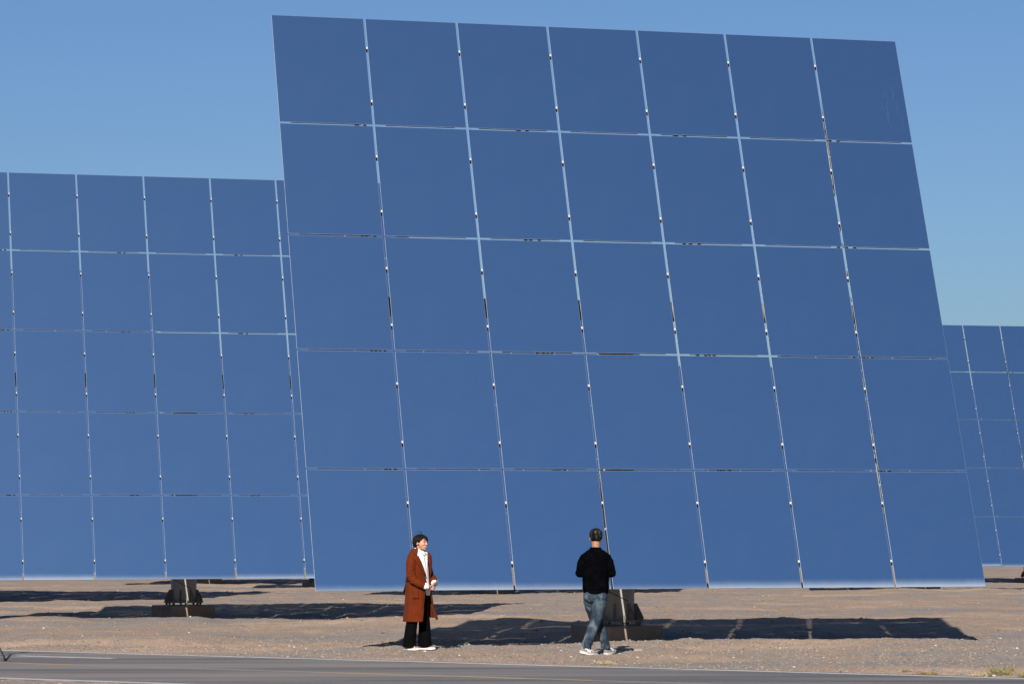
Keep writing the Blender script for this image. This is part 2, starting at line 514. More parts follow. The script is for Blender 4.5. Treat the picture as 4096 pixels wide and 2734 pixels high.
# ------------------------------------------------------------------ heliostats
FW, FH = 1.61, 2.053            # pitch of the facets
GAPX, GAPY = .031, .029
OFF = .50                       # elevation axis sits this far behind the glass centre
def build_heliostat(zc, tilt, found_rot, found_h=.62):
    """zc: height of the panel centre above the foundation's top"""
    root = empty('heliostat')
    rot = Matrix.Rotation(-tilt, 3, 'X')
    centre = Vector((0, -OFF, zc))
    up = rot @ Vector((0, 0, 1)); nrm = rot @ Vector((0, -1, 0)); ux = Vector((1, 0, 0))
    def P(u, v, d): return centre + ux * u + up * v - nrm * d           # d metres behind the glass
    # one facet mesh: front glass inside a thin pale edge, sides, back
    def facet_mesh(dusty):
        bm = bmesh.new()
        a, b = (FW - GAPX) / 2, (FH - GAPY) / 2
        e = .0035
        o4 = [bm.verts.new((x, 0, z)) for x, z in ((-a, -b), (a, -b), (a, b), (-a, b))]
        i4 = [bm.verts.new((x, -.0015, z)) for x, z in ((-a + e, -b + e), (a - e, -b + e), (a - e, b - e), (-a + e, b - e))]
        k4 = [bm.verts.new((x, .006, z)) for x, z in ((-a, -b), (a, -b), (a, b), (-a, b))]
        bm.faces.new(i4).material_index = 0
        for k in range(4):
            n = (k + 1) % 4
            bm.faces.new((o4[k], o4[n], i4[n], i4[k])).material_index = 1
            bm.faces.new((o4[k], k4[k], k4[n], o4[n])).material_index = 1
        bm.faces.new(k4).material_index = 2
        me = finish(bm, 'mirror_facet')
        me.materials.append(M['mirror_dusty' if dusty else 'mirror'])
        me.materials.append(M['edge']); me.materials.append(M['backing'])
        return me
    fm, fmd = facet_mesh(False), facet_mesh(True)
    bm = bmesh.new()
    add_box(bm, (0, .018, 0), (FW * .74, .016, .030))
    for sx in (-1, 1): add_box(bm, (sx * FW * .41, .016, .008), (FW * .1, .012, .014))
    rail_me = finish(bm, 'lower_rail'); rail_me.materials.append(M['rail'])
    for r in range(5):
        for c in range(7):
            f = bpy.data.objects.new('mirror_facet', fmd if r == 4 else fm)
            COL.objects.link(f)
            f.parent = root
            f.location = P((c - 3) * FW, (2 - r) * FH, 0)
            f.rotation_euler = (-tilt + RNG.uniform(-.0006, .0006), RNG.uniform(-.0006, .0006), RNG.uniform(-.0006, .0006))
            if r < 4:
                q = bpy.data.objects.new('lower_rail', rail_me)
                COL.objects.link(q)
                q.parent = f
                q.location = (0, .003, -FH / 2 + .0305)
    # clips seen in the upright gaps: pale bracket; a black block paints its shaded lower half
    bm = bmesh.new()
    add_box(bm, (0, .05, .021), (.15, .020, .040), mi=0)
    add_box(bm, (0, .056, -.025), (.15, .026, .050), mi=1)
    clip_me = finish(bm, 'clip'); clip_me.materials.append(M['clip']); clip_me.materials.append(M['rubber_and_clip_shade'])
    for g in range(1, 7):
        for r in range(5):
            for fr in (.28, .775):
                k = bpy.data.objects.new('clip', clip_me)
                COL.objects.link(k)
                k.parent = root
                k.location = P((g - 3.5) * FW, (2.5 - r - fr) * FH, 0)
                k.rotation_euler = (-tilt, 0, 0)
    # trusses standing behind the glass, torque tube, drive
    for uc in (-2.62, -.873, .873, 2.62):
        bm = bmesh.new()
        x = uc * FW
        for dx in (-.075, .075):
            bar(bm, P(x + dx, -2.42 * FH, .13), P(x + dx, 2.42 * FH, .13), .045, .045, up=ux)
        t = link('truss', finish(bm, 'truss'), M['steel'], root)
        bm = bmesh.new()
        bar(bm, P(x, -2.36 * FH, .24), P(x, -.1, .78), .05, .05, up=ux)
        bar(bm, P(x, .1, .78), P(x, 2.36 * FH, .24), .05, .05, up=ux)
        link('rear_chord', finish(bm, 'rear_chord'), M['steel'], t)
        bm = bmesh.new()
        N = 10
        for k in range(N):
            v0 = -2.36 * FH + 4.72 * FH * k / N; v1 = -2.36 * FH + 4.72 * FH * (k + 1) / N
            d = lambda v: .78 - .54 * abs(v) / (2.36 * FH)
            vm = (v0 + v1) / 2
            bar(bm, P(x, v0, .13), P(x, vm, d(vm)), .035, .035, up=ux)
            bar(bm, P(x, vm, d(vm)), P(x, v1, .13), .035, .035, up=ux)
        link('brace', finish(bm, 'brace'), M['steel'], t)
    bm = bmesh.new()
    tube(bm, [P(-2.75 * FW, 0, .52), P(2.75 * FW, 0, .52)], .165, 24, side=up)
    link('torque_tube', finish(bm, 'torque_tube'), M['steel'], root, True)
    bm = bmesh.new()
    for g in (-1, 0, 1):
        pass
    for r in range(5):
        for fr in (.28, .775):
            v = (2.5 - r - fr) * FH
            bar(bm, P(-3.42 * FW, v, .085), P(-FW * 3.42 + .01, v, .085), .04, .03)
            for c in range(7):
                bar(bm, P((c - 3.36) * FW, v, .085), P((c - 2.64) * FW, v, .085), .05, .04)
    q = link('purlin', finish(bm, 'purlin'), M['steel'], root)
    q['kind'] = 'stuff'
    px, py = 0.0, 0.0
    ztop = zc - .25
    bm = bmesh.new()
    tube(bm, [(px, py, .09), (px, py, ztop)], .30, 40)
    link('pedestal', finish(bm, 'pedestal'), M['column'], root, False)
    for p in root.children[-1].data.polygons: p.use_smooth = len(p.vertices) == 4
    bm = bmesh.new()
    tube(bm, [(px, py, ztop), (px, py, ztop + .10)], .36, 28)
    tube(bm, [(px - .42, py + .06, zc + .02), (px + .42, py + .06, zc + .02)], .27, 24)
    add_box(bm, (px, py + .25, zc - .05), (.5, .35, .45))
    link('drive_unit', finish(bm, 'drive_unit'), M['steel'], root)
    # base plate on levelling bolts, gussets
    bm = bmesh.new()
    tube(bm, [(0, 0, .062), (0, 0, .097)], .46, 32)
    bp = link('base_plate', finish(bm, 'base_plate'), M['rust'], root)
    gm = None
    for k in range(8):
        a = 2 * math.pi * (k + .5) / 8
        if gm is None:
            bm = bmesh.new()
            pr = [(.295, .099), (.455, .099), (.455, .135), (.345, .365), (.295, .365)]
            lo = [bm.verts.new((x, -.011, z)) for x, z in pr]; hi = [bm.verts.new((x, .011, z)) for x, z in pr]
            bm.faces.new(lo); bm.faces.new(hi)
            for i in range(5):
                j = (i + 1) % 5
                bm.faces.new((lo[i], lo[j], hi[j], hi[i]))
            gm = finish(bm, 'gusset'); gm.materials.append(M['rust'])
            bm = bmesh.new()
            tube(bm, [(.40, 0, -.01), (.40, 0, .172)], .021, 8)
            tube(bm, [(.40, 0, .022), (.40, 0, .060)], .034, 6)
            tube(bm, [(.40, 0, .099), (.40, 0, .130)], .030, 6)
            boltm = finish(bm, 'anchor_bolt'); boltm.materials.append(M['rust'])
        g = bpy.data.objects.new('gusset', gm); COL.objects.link(g); g.parent = root; g.rotation_euler = (0, 0, a)
        b = bpy.data.objects.new('anchor_bolt', boltm); COL.objects.link(b); b.parent = root; b.rotation_euler = (0, 0, a + math.pi / 8)
    bm = bmesh.new()
    add_box(bm, (0, 0, -found_h / 2), (1.10, 1.10, found_h))
    bmesh.ops.bevel(bm, geom=list(bm.edges), offset=.012, segments=1, affect='EDGES')
    fo = link('foundation_block', finish(bm, 'foundation_block'), M['concrete'], root)
    fo.rotation_euler = (0, 0, found_rot)
    # cable bolted to the column
    bm = bmesh.new()
    pts = [(.302 * math.sin(t), -.302 * math.cos(t), .62 - .22 * k / 8) for k, t in [(k, -1.1 + 1.5 * k / 8) for k in range(9)]]
    tube(bm, pts, .006, 6)
    link('cable', finish(bm, 'cable'), M['rubber_and_clip_shade'], root)
    return root

GROUP = 'heliostats standing in the desert field'
def place(root, centre, yaw, label):
    """centre: panel centre in the world (glass)"""
    off = Vector((-math.sin(yaw), math.cos(yaw), 0)) * OFF
    p = Vector(centre) + off
    root.rotation_euler = (0, 0, yaw)
    tag(root, label, 'heliostat', GROUP)
    return p
ZC = 5.43
h_main = build_heliostat(ZC, .3713, R(18.5))
p = place(h_main, (1.874, 52.37, 5.47), .2709, 'huge leaning blue mirror heliostat nearest the camera, right behind the two people')
h_main.location = (p.x, p.y, 5.47 - ZC)
def clone(centre, yaw, label):
    r = copy_tree(h_main)
    q = place(r, centre, yaw, label)
    r.location = (q.x, q.y, centre[2] - ZC)
    return r
h_left = clone((-7.566, 73.84, 5.17), .2717, 'blue mirror heliostat at the left edge with a red number on its base')
h_right = clone((16.18, 124.02, 4.60), .2564, 'partly hidden heliostat at the right edge whose dusty bottom edge shows beside the largest mirror')
def at_px(px, d): return (px - 2048) / 12643.0 * d
for px, d, lab in (
        (1975, 112, 'far heliostat behind the largest mirror, its concrete block showing between the two people'),
        (-85, 98, 'heliostat behind the left mirror, its concrete base showing at the left picture edge'),
        (1277, 143, 'far heliostat whose concrete base peeps out where the left mirror meets the largest mirror'),
        (835, 167, 'farthest left heliostat, its base showing just right of the column under the left mirror'),
        (2880, 148, 'far heliostat seen only through the slits of the largest mirror right of the man'),
        (4112, 171, 'far heliostat whose small black base shows at the right edge beneath the partly hidden mirror')):
    x = at_px(px, d)
    z = gz(x, d) + .26 + ZC
    clone((x + .13, d - .48, z), .266, lab)

def scuffed_mirror():
    m = M['mirror'].copy(); m.name = 'mirror_glass_scuffed'
    n = m.node_tree.nodes; l = m.node_tree.links
    mx = [q for q in n if q.bl_idname == 'ShaderNodeMixShader'][0]
    nt = NT.__new__(NT); nt.m = m; nt.n = n; nt.l = l; nt.b = n['Principled BSDF']
    nt.tc = [q for q in n if q.bl_idname == 'ShaderNodeTexCoord'][0]
    st = nt.ramp(nt.noise(nt.mapping((55, 1, 2.2), rot=(0, R(8), 0)), 1.0, 3, .6), [(.60, 0.0), (.68, 1.0)])
    xyz = nt.sep(nt.tc.outputs['Object'])
    dx = nt.math('DIVIDE', nt.math('SUBTRACT', xyz[0], .52), .24)
    dz = nt.math('DIVIDE', nt.math('ADD', xyz[2], .40), .55)
    rr = nt.math('ADD', nt.math('MULTIPLY', dx, dx), nt.math('MULTIPLY', dz, dz))
    fall = nt.math('SUBTRACT', 1.0, rr, True)
    old = mx.inputs['Fac'].links[0].from_socket
    tot = nt.math('ADD', old, nt.math('MULTIPLY', nt.math('MULTIPLY', st, fall), .13), True)
    l.new(tot, mx.inputs['Fac'])
    return m
fac = [c for c in h_main.children if c.name.startswith('mirror_facet')][6]
fac.data = fac.data.copy()
fac.data.materials[0] = scuffed_mirror()

# red hand-painted number on the left heliostat's foundation
fb = [c for c in h_left.children if c.name.startswith('foundation_block')][0]
cu = bpy.data.curves.new('painted_number', 'FONT')
cu.body = '6 1P 50'
cu.size = .17
cu.extrude = .0008
cu.space_character = 1.15
tmp = bpy.data.objects.new('painted_number_curve', cu)
COL.objects.link(tmp)
me = bpy.data.meshes.new_from_object(tmp.evaluated_get(bpy.context.evaluated_depsgraph_get()))
bpy.data.objects.remove(tmp)
for v in me.vertices:
    v.co.x += .010 * mnoise.noise(Vector((v.co.x * 9, v.co.y * 9, 1))); v.co.y += .010 * mnoise.noise(Vector((v.co.x * 9, v.co.y * 9, 5)))
num = link('painted_number', me, M['redpaint'], fb)
num.location = (-.5525, .22, -.13)
num.rotation_euler = (R(90), 0, R(-90))

# ------------------------------------------------------------------ people
def skin_material(name, c1, c2):
    m = mottled(name, c1, c2, 14, .55, 0, .1, 90, .35)
    m.node_tree.nodes['Principled BSDF'].inputs['Subsurface Weight'].default_value = .06
    m.node_tree.nodes['Principled BSDF'].inputs['Subsurface Radius'].default_value = (.01, .004, .002)
    return m
M['skin_w'] = skin_material('fair_skin', (.50, .265, .175), (.44, .22, .145))
M['skin_m'] = skin_material('tanned_skin', (.36, .165, .09), (.30, .13, .07))
def cloth(name, c1, c2, scale=12, rough=.9, bump=.25, bscale=300, stretch=(1, 1, 1)):
    m = mottled(name, c1, c2, scale, rough, 0, bump, bscale, .15, stretch, bdist=.003)
    m.node_tree.nodes['Principled BSDF'].inputs['Sheen Weight'].default_value = .12
    return m
M['coat'] = cloth('rust_brown_wool', (.088, .0150, .0033), (.108, .0190, .0043), 9)
M['coat'].node_tree.nodes['Principled BSDF'].inputs['Sheen Weight'].default_value = .02
M['coat'].node_tree.nodes['Principled BSDF'].inputs['Specular IOR Level'].default_value = .05
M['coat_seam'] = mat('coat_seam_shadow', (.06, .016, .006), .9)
M['shirt'] = cloth('white_shirt_cotton', (.74, .74, .76), (.80, .80, .80), 6, .8)
M['black'] = cloth('black_trouser_cloth', (.0010, .0010, .0015), (.0018, .0018, .0024), 10, .9, .15)
M['black'].node_tree.nodes['Principled BSDF'].inputs['Sheen Weight'].default_value = 0.0
M['knit'] = cloth('black_knit', (.0013, .0013, .0020), (.0024, .0024, .0034), 12, .95, .4, 260)
M['knit'].node_tree.nodes['Principled BSDF'].inputs['Sheen Weight'].default_value = .0
M['knit'].node_tree.nodes['Principled BSDF'].inputs['Specular IOR Level'].default_value = 0.0
M['black'].node_tree.nodes['Principled BSDF'].inputs['Specular IOR Level'].default_value = .05
M['hair_w'] = mottled('dark_brown_hair', (.0045, .003, .0024), (.013, .0075, .005), 55, .6, 0, .5, 90, .10, (1, 1, .12))
M['white'] = mottled('white_sole', (.72, .72, .74), (.80, .80, .80), 10, .6)
M['cream'] = mottled('cream_sole', (.55, .50, .42), (.62, .57, .50), 10, .7)
M['tan'] = mottled('tan_suede', (.45, .29, .14), (.52, .35, .18), 20, .9)
M['grey_suede'] = mottled('grey_suede', (.12, .12, .122), (.19, .185, .183), 24, .9)
M['sole_grey'] = mottled('grey_midsole', (.34, .33, .32), (.52, .51, .50), 7, .7)
M['navy'] = mottled('dark_navy_trim', (.02, .024, .04), (.035, .04, .06), 20, .7)
M['lip'] = mat('lips', (.38, .09, .075), .5)
M['tooth'] = mat('teeth', (.80, .77, .72), .4)
M['ink'] = mat('dark_lash', (.02, .012, .01), .6)
M['mouth'] = mat('mouth_inside', (.10, .02, .018), .6)
M['phone'] = mottled('grey_phone', (.10, .105, .115), (.14, .145, .155), 10, .35)
M['silver'] = mat('silver_earring', (.8, .8, .8), .25, 1.0)
M['blush'] = mat('cheek', (.5, .2, .14), .6)
def jeans_material():
    m = mat('faded_blue_denim', (.07, .11, .16), .9, 0, .15)
    nt = NT(m)
    v = nt.mapping((1, 1, .55))
    f = nt.noise(v, 9, 5, .62, .6)
    c = nt.ramp(f, [(.38, (.011, .018, .031)), (.50, (.024, .040, .059)), (.60, (.058, .082, .101)), (.74, (.15, .16, .165))])
    g = nt.noise(nt.mapping((1, 1, .3)), 220, 2, .6)
    nt.base(colmix(nt, .6, c, nt.ramp(g, [(.3, .75), (.7, 1.25)]), 'MULTIPLY'))
    nt.bump(nt.noise(nt.mapping((1, 1, 1.9)), 22, 3, .5, .8), .35, .010)
    return m
M['denim'] = jeans_material()
def grey_hair():
    m = mottled('black_hair_with_grey', (.003, .003, .0034), (.060, .060, .063), 30, .7, 0, .5, 120, .06, (1, 1, .6), .48, .76)
    return m
M['hair_m'] = grey_hair()
M['stitch'] = mat('denim_seam', (.035, .05, .065), .9)

def hand(bm, wrist, d, palm_n, size=1.0, curl=.7, thumb_side=1):
    """palm with four curled fingers and a thumb; d: direction of the hand, palm_n: direction the palm faces"""
    w = Vector(wrist); d = Vector(d).normalized(); n = Vector(palm_n); n = (n - d * n.dot(d)).normalized()
    s = d.cross(n) * thumb_side
    L = .085 * size
    tube(bm, [w - d * .02, w + d * L * .3, w + d * L * .75, w + d * L], [(.024 * size, .019 * size), (.034 * size, .017 * size), (.039 * size, .015 * size), (.036 * size, .011 * size)], 12, side=s)
    for k, (off, ln) in enumerate(((.029, .066), (.010, .075), (-.010, .070), (-.028, .054))):
        p = w + d * L * .92 + s * off * size
        pts = [p - d * .02]
        a = 0
        cur = p
        pts.append(cur)
        for seg, fr in enumerate((.42, .33, .25)):
            a += curl * (.55 + .2 * seg)
            cur = cur + (d * math.cos(a) + n * math.sin(a)) * ln * fr * size
            pts.append(cur)
        tube(bm, pts, [.0085 * size, .009 * size, .0085 * size, .0078 * size, .006 * size], 8, side=s)
    p = w + d * L * .30 + s * .030 * size
    tube(bm, [p - s * .012, p + (s * .6 + d * .6 + n * .3).normalized() * .030 * size, p + (s * .35 + d * .85 + n * .6).normalized() * .058 * size], [.012 * size, .0105 * size, .008 * size], 8)

def head_prims(bm, c, k=1.0, female=True):
    """head centred on c, facing +Y; about 0.225 m from chin to crown times k"""
    c = Vector(c)
    E = lambda o, r, rot=None: ellipsoid(bm, c + Vector(o) * k, [q * k for q in r], rot)
    E((0, -.012, .032), (.074, .094, .080))                    # cranium
    E((0, .028, -.012), (.066, .062, .085))                    # face
    E((0, .040, -.062), (.048, .046, .044))                    # jaw
    E((0, .063, -.088), (.024, .020, .020))                    # chin
    for sx in (-1, 1):
        E((sx * .036, .062, -.022), (.026, .022, .022))        # cheekbone
        E((sx * .030, .070, .020), (.024, .016, .010))         # brow
        E((sx * .076, -.010, -.008), (.008, .017, .029), Matrix.Rotation(R(-12), 3, 'X') @ Matrix.Rotation(R(sx * 14), 3, 'Z'))   # ear
        E((sx * .073, .004, -.012), (.009, .007, .012))
        E((sx * .010, .094, -.030), (.009, .010, .008))        # nostril wing
    tube(bm, [c + Vector((0, .080, .018)) * k, c + Vector((0, .096, -.010)) * k, c + Vector((0, .103, -.026)) * k], [.008 * k, .0095 * k, .012 * k], 10)
    E((0, .073, -.060), (.040, .018, .018))                    # muzzle
    tube(bm, [c + Vector((0, -.022, -.03)) * k, c + Vector((0, -.030, -.11)) * k, c + Vector((0, -.034, -.17)) * k], [.052 * k, .050 * k, .056 * k], 16)

def on_surface(bvh, origin, direction):
    hit = bvh.ray_cast(Vector(origin), Vector(direction).normalized())
    return hit[0]

def patch(bvh, c, pts, lift=.0015, ydir=(0, -1, 0), thick=.002):
    """small raised patch whose outline pts (x, z offsets from c) is dropped on the face along -Y"""
    bm = bmesh.new()
    top, low = [], []
    for x, z in pts:
        h = on_surface(bvh, (c[0] + x, c[1] + .4, c[2] + z), ydir)
        if h is None: h = Vector((c[0] + x, c[1] + .08, c[2] + z))
        top.append(bm.verts.new(h + Vector((0, lift, 0)))); low.append(bm.verts.new(h + Vector((0, lift - thick - .003, 0))))
    cx = sum((v.co for v in top), Vector()) / len(top)
    hc = on_surface(bvh, (cx.x, c[1] + .4, cx.z), ydir) or cx
    cv = bm.verts.new(Vector(hc) + Vector((0, lift + .0006, 0)))
    n = len(top)
    for i in range(n):
        j = (i + 1) % n
        bm.faces.new((top[i], top[j], cv)); bm.faces.new((top[i], low[i], low[j], top[j]))
    return finish(bm, 'patch')

def lens_pts(cx, cz, w, h, bend=0.0, n=12, tilt=0.0):
    """closed almond outline"""
    out = []
    for k in range(n):
        a = 2 * math.pi * k / n
        x = w * math.cos(a); z = h * math.sin(a) - bend * (x / w) ** 2
        out.append((cx + x, cz + z + tilt * x))
    return out

def hair_shell(name, c, prof, rad, k, thick, m, parent, seed, ragged=.006, n_az=96, n_el=40, lump=.004):
    """shell around the skull; prof(az) gives the lower edge (elevation angle) for every azimuth (0 = forward, + = the person's right)"""
    bm = bmesh.new()
    c = Vector(c)
    rows = []
    for j in range(n_el + 1):
        row = []
        for i in range(n_az):
            az = 2 * math.pi * i / n_az
            a = az if az <= math.pi else az - 2 * math.pi
            lo = prof(a) + ragged * 6 * mnoise.noise(Vector((a * 9, seed, 0)))
            el = math.pi / 2 - (math.pi / 2 - lo) * j / n_el
            rx, ry, rz, sag = rad
            d = Vector((math.sin(a) * math.cos(el) * rx, math.cos(a) * math.cos(el) * ry, math.sin(el) * (rz if el > 0 else sag)))
            l = 1 + (lump / .09) * (mnoise.noise(Vector((a * 5, el * 1.2, seed))) + .6 * mnoise.noise(Vector((a * 16, el * 1.5, seed + 4))))
            row.append(bm.verts.new(c + d * l * k))
        rows.append(row)
    for j in range(n_el):
        for i in range(n_az):
            i2 = (i + 1) % n_az
            bm.faces.new((rows[j][i], rows[j + 1][i], rows[j + 1][i2], rows[j][i2]))
    bmesh.ops.remove_doubles(bm, verts=rows[0], dist=.0005)
    # inner skin
    inner = []
    for i in range(n_az):
        v = rows[n_el][i].co
        inner.append(bm.verts.new(c + (v - c) * (1 - thick)))
    mid = bm.verts.new(c + Vector((0, -.02, .02)))
    for i in range(n_az):
        i2 = (i + 1) % n_az
        bm.faces.new((rows[n_el][i], inner[i], inner[i2], rows[n_el][i2]))
    bm.verts.remove(mid)
    return link(name, finish(bm, name), m, parent, True)

def shoe(name, parent, pos, yaw, pitch, L, mats, style):
    """trainer pointing +Y in its own frame; heel at y=-L/2"""
    root_loc = Vector(pos)
    rotm = Matrix.Rotation(yaw, 4, 'Z') @ Matrix.Rotation(pitch, 4, 'X')
    def half(t):      # half width along the length 0..1
        return (.032 + .013 * math.sin(math.pi * min(1, t * 1.15)) + .006 * math.sin(math.pi * t)) * (1 if t < .74 else max(.12, math.sqrt(max(0, 1 - ((t - .74) / .262) ** 2)))) * (1 if t > .12 else .55 + .45 * math.sqrt(1 - (1 - t / .12) ** 2)) * L / .27
    def outline(t): return L * (t - .5)
    up_m, sole_m, out_m = mats
    def slab(z0, z1, grow, toe_up, n=22):
        bm = bmesh.new()
        rings = []
        for i in range(n + 1):
            t = i / n
            lift = toe_up * max(0, (t - .75) / .25) ** 2 + .004 * max(0, (.12 - t) / .12)
            w = half(t) + grow
            y = outline(t) + (grow if t > .5 else -grow) * abs(t - .5) * 2
            a = z0(t) + lift; b = z1(t) + lift
            rings.append([bm.verts.new((-w * .94, y, a)), bm.verts.new((w * .94, y, a)), bm.verts.new((w, y, b)), bm.verts.new((-w, y, b))])
        for i in range(n):
            for k in range(4):
                k2 = (k + 1) % 4
                bm.faces.new((rings[i][k], rings[i][k2], rings[i + 1][k2], rings[i + 1][k]))
        bm.faces.new(rings[0]); bm.faces.new(rings[-1])
        return finish(bm, 'slab')
    bm = bmesh.new()
    # upper: rings along the length, domed
    n = 26
    rings = []
    for i in range(n + 1):
        t = i / n
        w = half(t) * .97
        ht = (.062 if t < .38 else .062 - .040 * min(1, (t - .38) / .45)) + (.012 * max(0, 1 - t / .15))
        ht = ht * (1 if t < .93 else max(.35, 1 - ((t - .93) / .07) * .6))
        lift = .020 + .010 * max(0, (t - .75) / .25) ** 2
        ring = []
        for k in range(15):
            a = math.pi * k / 14
            x = w * math.cos(a) * (1 if math.sin(a) < .5 else 1 - .12 * (math.sin(a) - .5) * 2)
            z = ht * math.sin(a) ** .75
            ring.append(bm.verts.new((x, outline(t), lift + z)))
        rings.append(ring)
    for i in range(n):
        for k in range(14):
            bm.faces.new((rings[i][k], rings[i][k + 1], rings[i + 1][k + 1], rings[i + 1][k]))
        bm.faces.new((rings[i][14], rings[i][0], rings[i + 1][0], rings[i + 1][14]))
    bm.faces.new(rings[0]); bm.faces.new(rings[-1])
    up = link(name, finish(bm, name), up_m, parent, True)
    up.matrix_local = Matrix.Translation(root_loc) @ rotm
    s = link('midsole', slab(lambda t: .008, lambda t: .034 - .010 * t, .004, .010), sole_m, up)
    o = link('outsole', slab(lambda t: .0, lambda t: .0095, .003, .010), out_m, up)
    # collar opening and laces
    bm = bmesh.new()
    tube(bm, [(0, outline(.17), .070), (0, outline(.17), .093)], [(.027, .040), (.029, .045)], 16, side=(1, 0, 0))
    link('collar', finish(bm, 'collar'), M['navy'] if style == 'w' else M['grey_suede'], up)
    bm = bmesh.new()
    for q in range(5):
        t = .42 + .07 * q
        y = outline(t)
        ht = .062 - .040 * min(1, (t - .38) / .45) + .022
        tube(bm, [(-.018, y, ht - .004), (0, y + .006, ht + .004), (.018, y, ht - .004)], .0032, 6)
    tube(bm, [(-.006, outline(.42), .090), (-.035, outline(.50), .078)], .003, 6)
    tube(bm, [(.006, outline(.42), .090), (.033, outline(.52), .074)], .003, 6)
    link('laces', finish(bm, 'laces'), M['white'], up)
    return up, outline, half

# ---------------- the woman in the rust coat
WX, WY = at_px(1676, 44.6), 44.6
woman = empty('person', (WX, WY, gz(WX, WY) + .0), R(-121.5))
woman.scale = (1.012, 1.012, 1.012)
tag(woman, 'laughing short-haired woman in a long rust-brown coat, white shirt and black flared trousers', 'person')
def w_body():
    bm = bmesh.new()
    HC = (0, .035, 1.485)
    head_prims(bm, HC, .98)
    tube(bm, [(0, .0, 1.40), (0, -.01, 1.33), (0, 0, 1.27), (0, .005, 1.15), (0, .0, 1.0), (0, -.005, .90), (0, -.005, .80)],
         [(.05, .05), (.10, .065), (.155, .085), (.145, .095), (.125, .085), (.15, .095), (.15, .10)], 24, side=(1, 0, 0))
    for s in (-1, 1):
        hip = (s * .085, 0, .84); knee = (s * .110, .0 - s * .012, .47); ank = (.140, -.08, .09) if s > 0 else (-.124, .0, .09)
        tube(bm, [hip, (s * .10, 0, .66), knee, tuple(Vector(knee).lerp(Vector(ank), .45)), ank], [.085, .078, .055, .050, .036], 14)
        tube(bm, [ank, tuple(Vector(ank) + Vector((0, .04, -.035))), tuple(Vector(ank) + Vector((0, .085, -.048)))], [.036, .030, .018], 12)
    # right arm, left arm
    tube(bm, [(.165, 0, 1.30), (.19, .0, 1.16), (.205, .015, 1.01)], [.045, .042, .036], 12)
    tube(bm, [(.205, .015, 1.01), (.175, .09, .945), (.115, .170, .885)], [.036, .034, .024], 12)
    tube(bm, [(-.165, 0, 1.30), (-.20, .01, 1.15), (-.225, .04, 1.01)], [.045, .042, .036], 12)
    tube(bm, [(-.225, .04, 1.01), (-.17, .13, .965), (-.085, .205, .915)], [.036, .034, .024], 12)
    hand(bm, (.105, .18, .88), (-.85, .35, -.18), (-.1, -.6, .6), .92, .65, -1)
    hand(bm, (-.080, .208, .912), (.75, .25, -.35), (.1, -.7, -.3), .92, .7, 1)
    return remeshed(bm, 'body', .0042, 3), HC
me, HC = w_body()
wbvh = BVHTree.FromPolygons([v.co for v in me.vertices], [p.vertices for p in me.polygons])
link('body', me, M['skin_w'], woman, True)
hk = .98
for s in (-1, 1):
    link('eye', patch(wbvh, HC, lens_pts(s * .030 * hk, .008 * hk, .0145, .0030, .004), .0016), M['ink'], woman)
    link('eyebrow', patch(wbvh, HC, lens_pts(s * .031 * hk, .030 * hk, .019, .0030, .005), .0016), M['hair_w'], woman)
link('mouth', patch(wbvh, HC, lens_pts(0, -.0600 * hk, .0225, .0115, -.006), .0006), M['lip'], woman)
link('teeth', patch(wbvh, HC, lens_pts(0, -.0580 * hk, .0175, .0042, -.004), .0012), M['tooth'], woman)
link('mouth_opening', patch(wbvh, HC, lens_pts(0, -.0645 * hk, .0140, .0024, -.003), .0014), M['mouth'], woman)
bm = bmesh.new()
ellipsoid(bm, (HC[0] + .080, HC[1] - .002, HC[2] - .046), (.004, .004, .006), n=8, m=6)
link('earring', finish(bm, 'earring'), M['silver'], woman)
def w_prof(a):
    b = abs(a)
    if -.95 < a < .05: return .30 + .10 * (b / .95)       # fringe swept to her left
    if 0 < a < .45: return .40 + .22 * min(1, a / .2)
    if a >= .45 and b < 1.05: return .62 - .42 * ((b - .45) / .60)
    if b < 1.38: return .20 - .22 * (b - .95) / .43
    if b < 1.62: return -.02
    return -.02 - .95 * min(1, (b - 1.62) / .30)
hair = hair_shell('hair', (HC[0], HC[1] - .012, HC[2] + .018), w_prof, (.094, .112, .100, .135), .98, .14, M['hair_w'], woman, 3, .010, lump=.005)
bm = bmesh.new()
hc = Vector(HC)
def lock(pts, r0, r1):
    for _ in range(2):                                       # round the polyline off
        q_ = [pts[0]]
        for a, b in zip(pts[:-1], pts[1:]):
            q_ += [tuple(a[i] * .75 + b[i] * .25 for i in range(3)), tuple(a[i] * .25 + b[i] * .75 for i in range(3))]
        pts = q_ + [pts[-1]]
    n = len(pts)
    tube(bm, [hc + Vector(p) for p in pts], [r0 + (r1 - r0) * i / (n - 1) for i in range(n)], 6)
# wind-lifted strands on the crown, fringe over the brow, lock before the ear
lock([(.0, .00, .112), (.0, .012, .138), (.005, .005, .158), (.01, -.02, .168), (.015, -.05, .160)], .0035, .0012)
lock([(-.01, .0, .112), (.0, .002, .132), (.005, -.012, .148), (.012, -.035, .150), (.02, -.055, .138)], .0030, .0010)
lock([(.01, -.02, .110), (.01, -.035, .130), (.012, -.06, .140)], .0028, .001)
for q in range(9):
    x = .030 - .011 * q
    lock([(x * .8 + .008, .060, .090), (x * .92, .079 - abs(x) * .2, .070 - .003 * (q % 3)), (x + .004 - .006 * (q % 2), .089 - abs(x) * .5, .034 + .010 * math.sin(q * 2.1))], .0050, .0012)
for q in range(6):
    lock([(-.03 - .008 * q, .080 - .004 * q, .075), (-.048 - .006 * q, .082 - .006 * q, .045), (-.056 - .004 * q, .074 - .007 * q, .006 - .006 * q)], .008, .002)
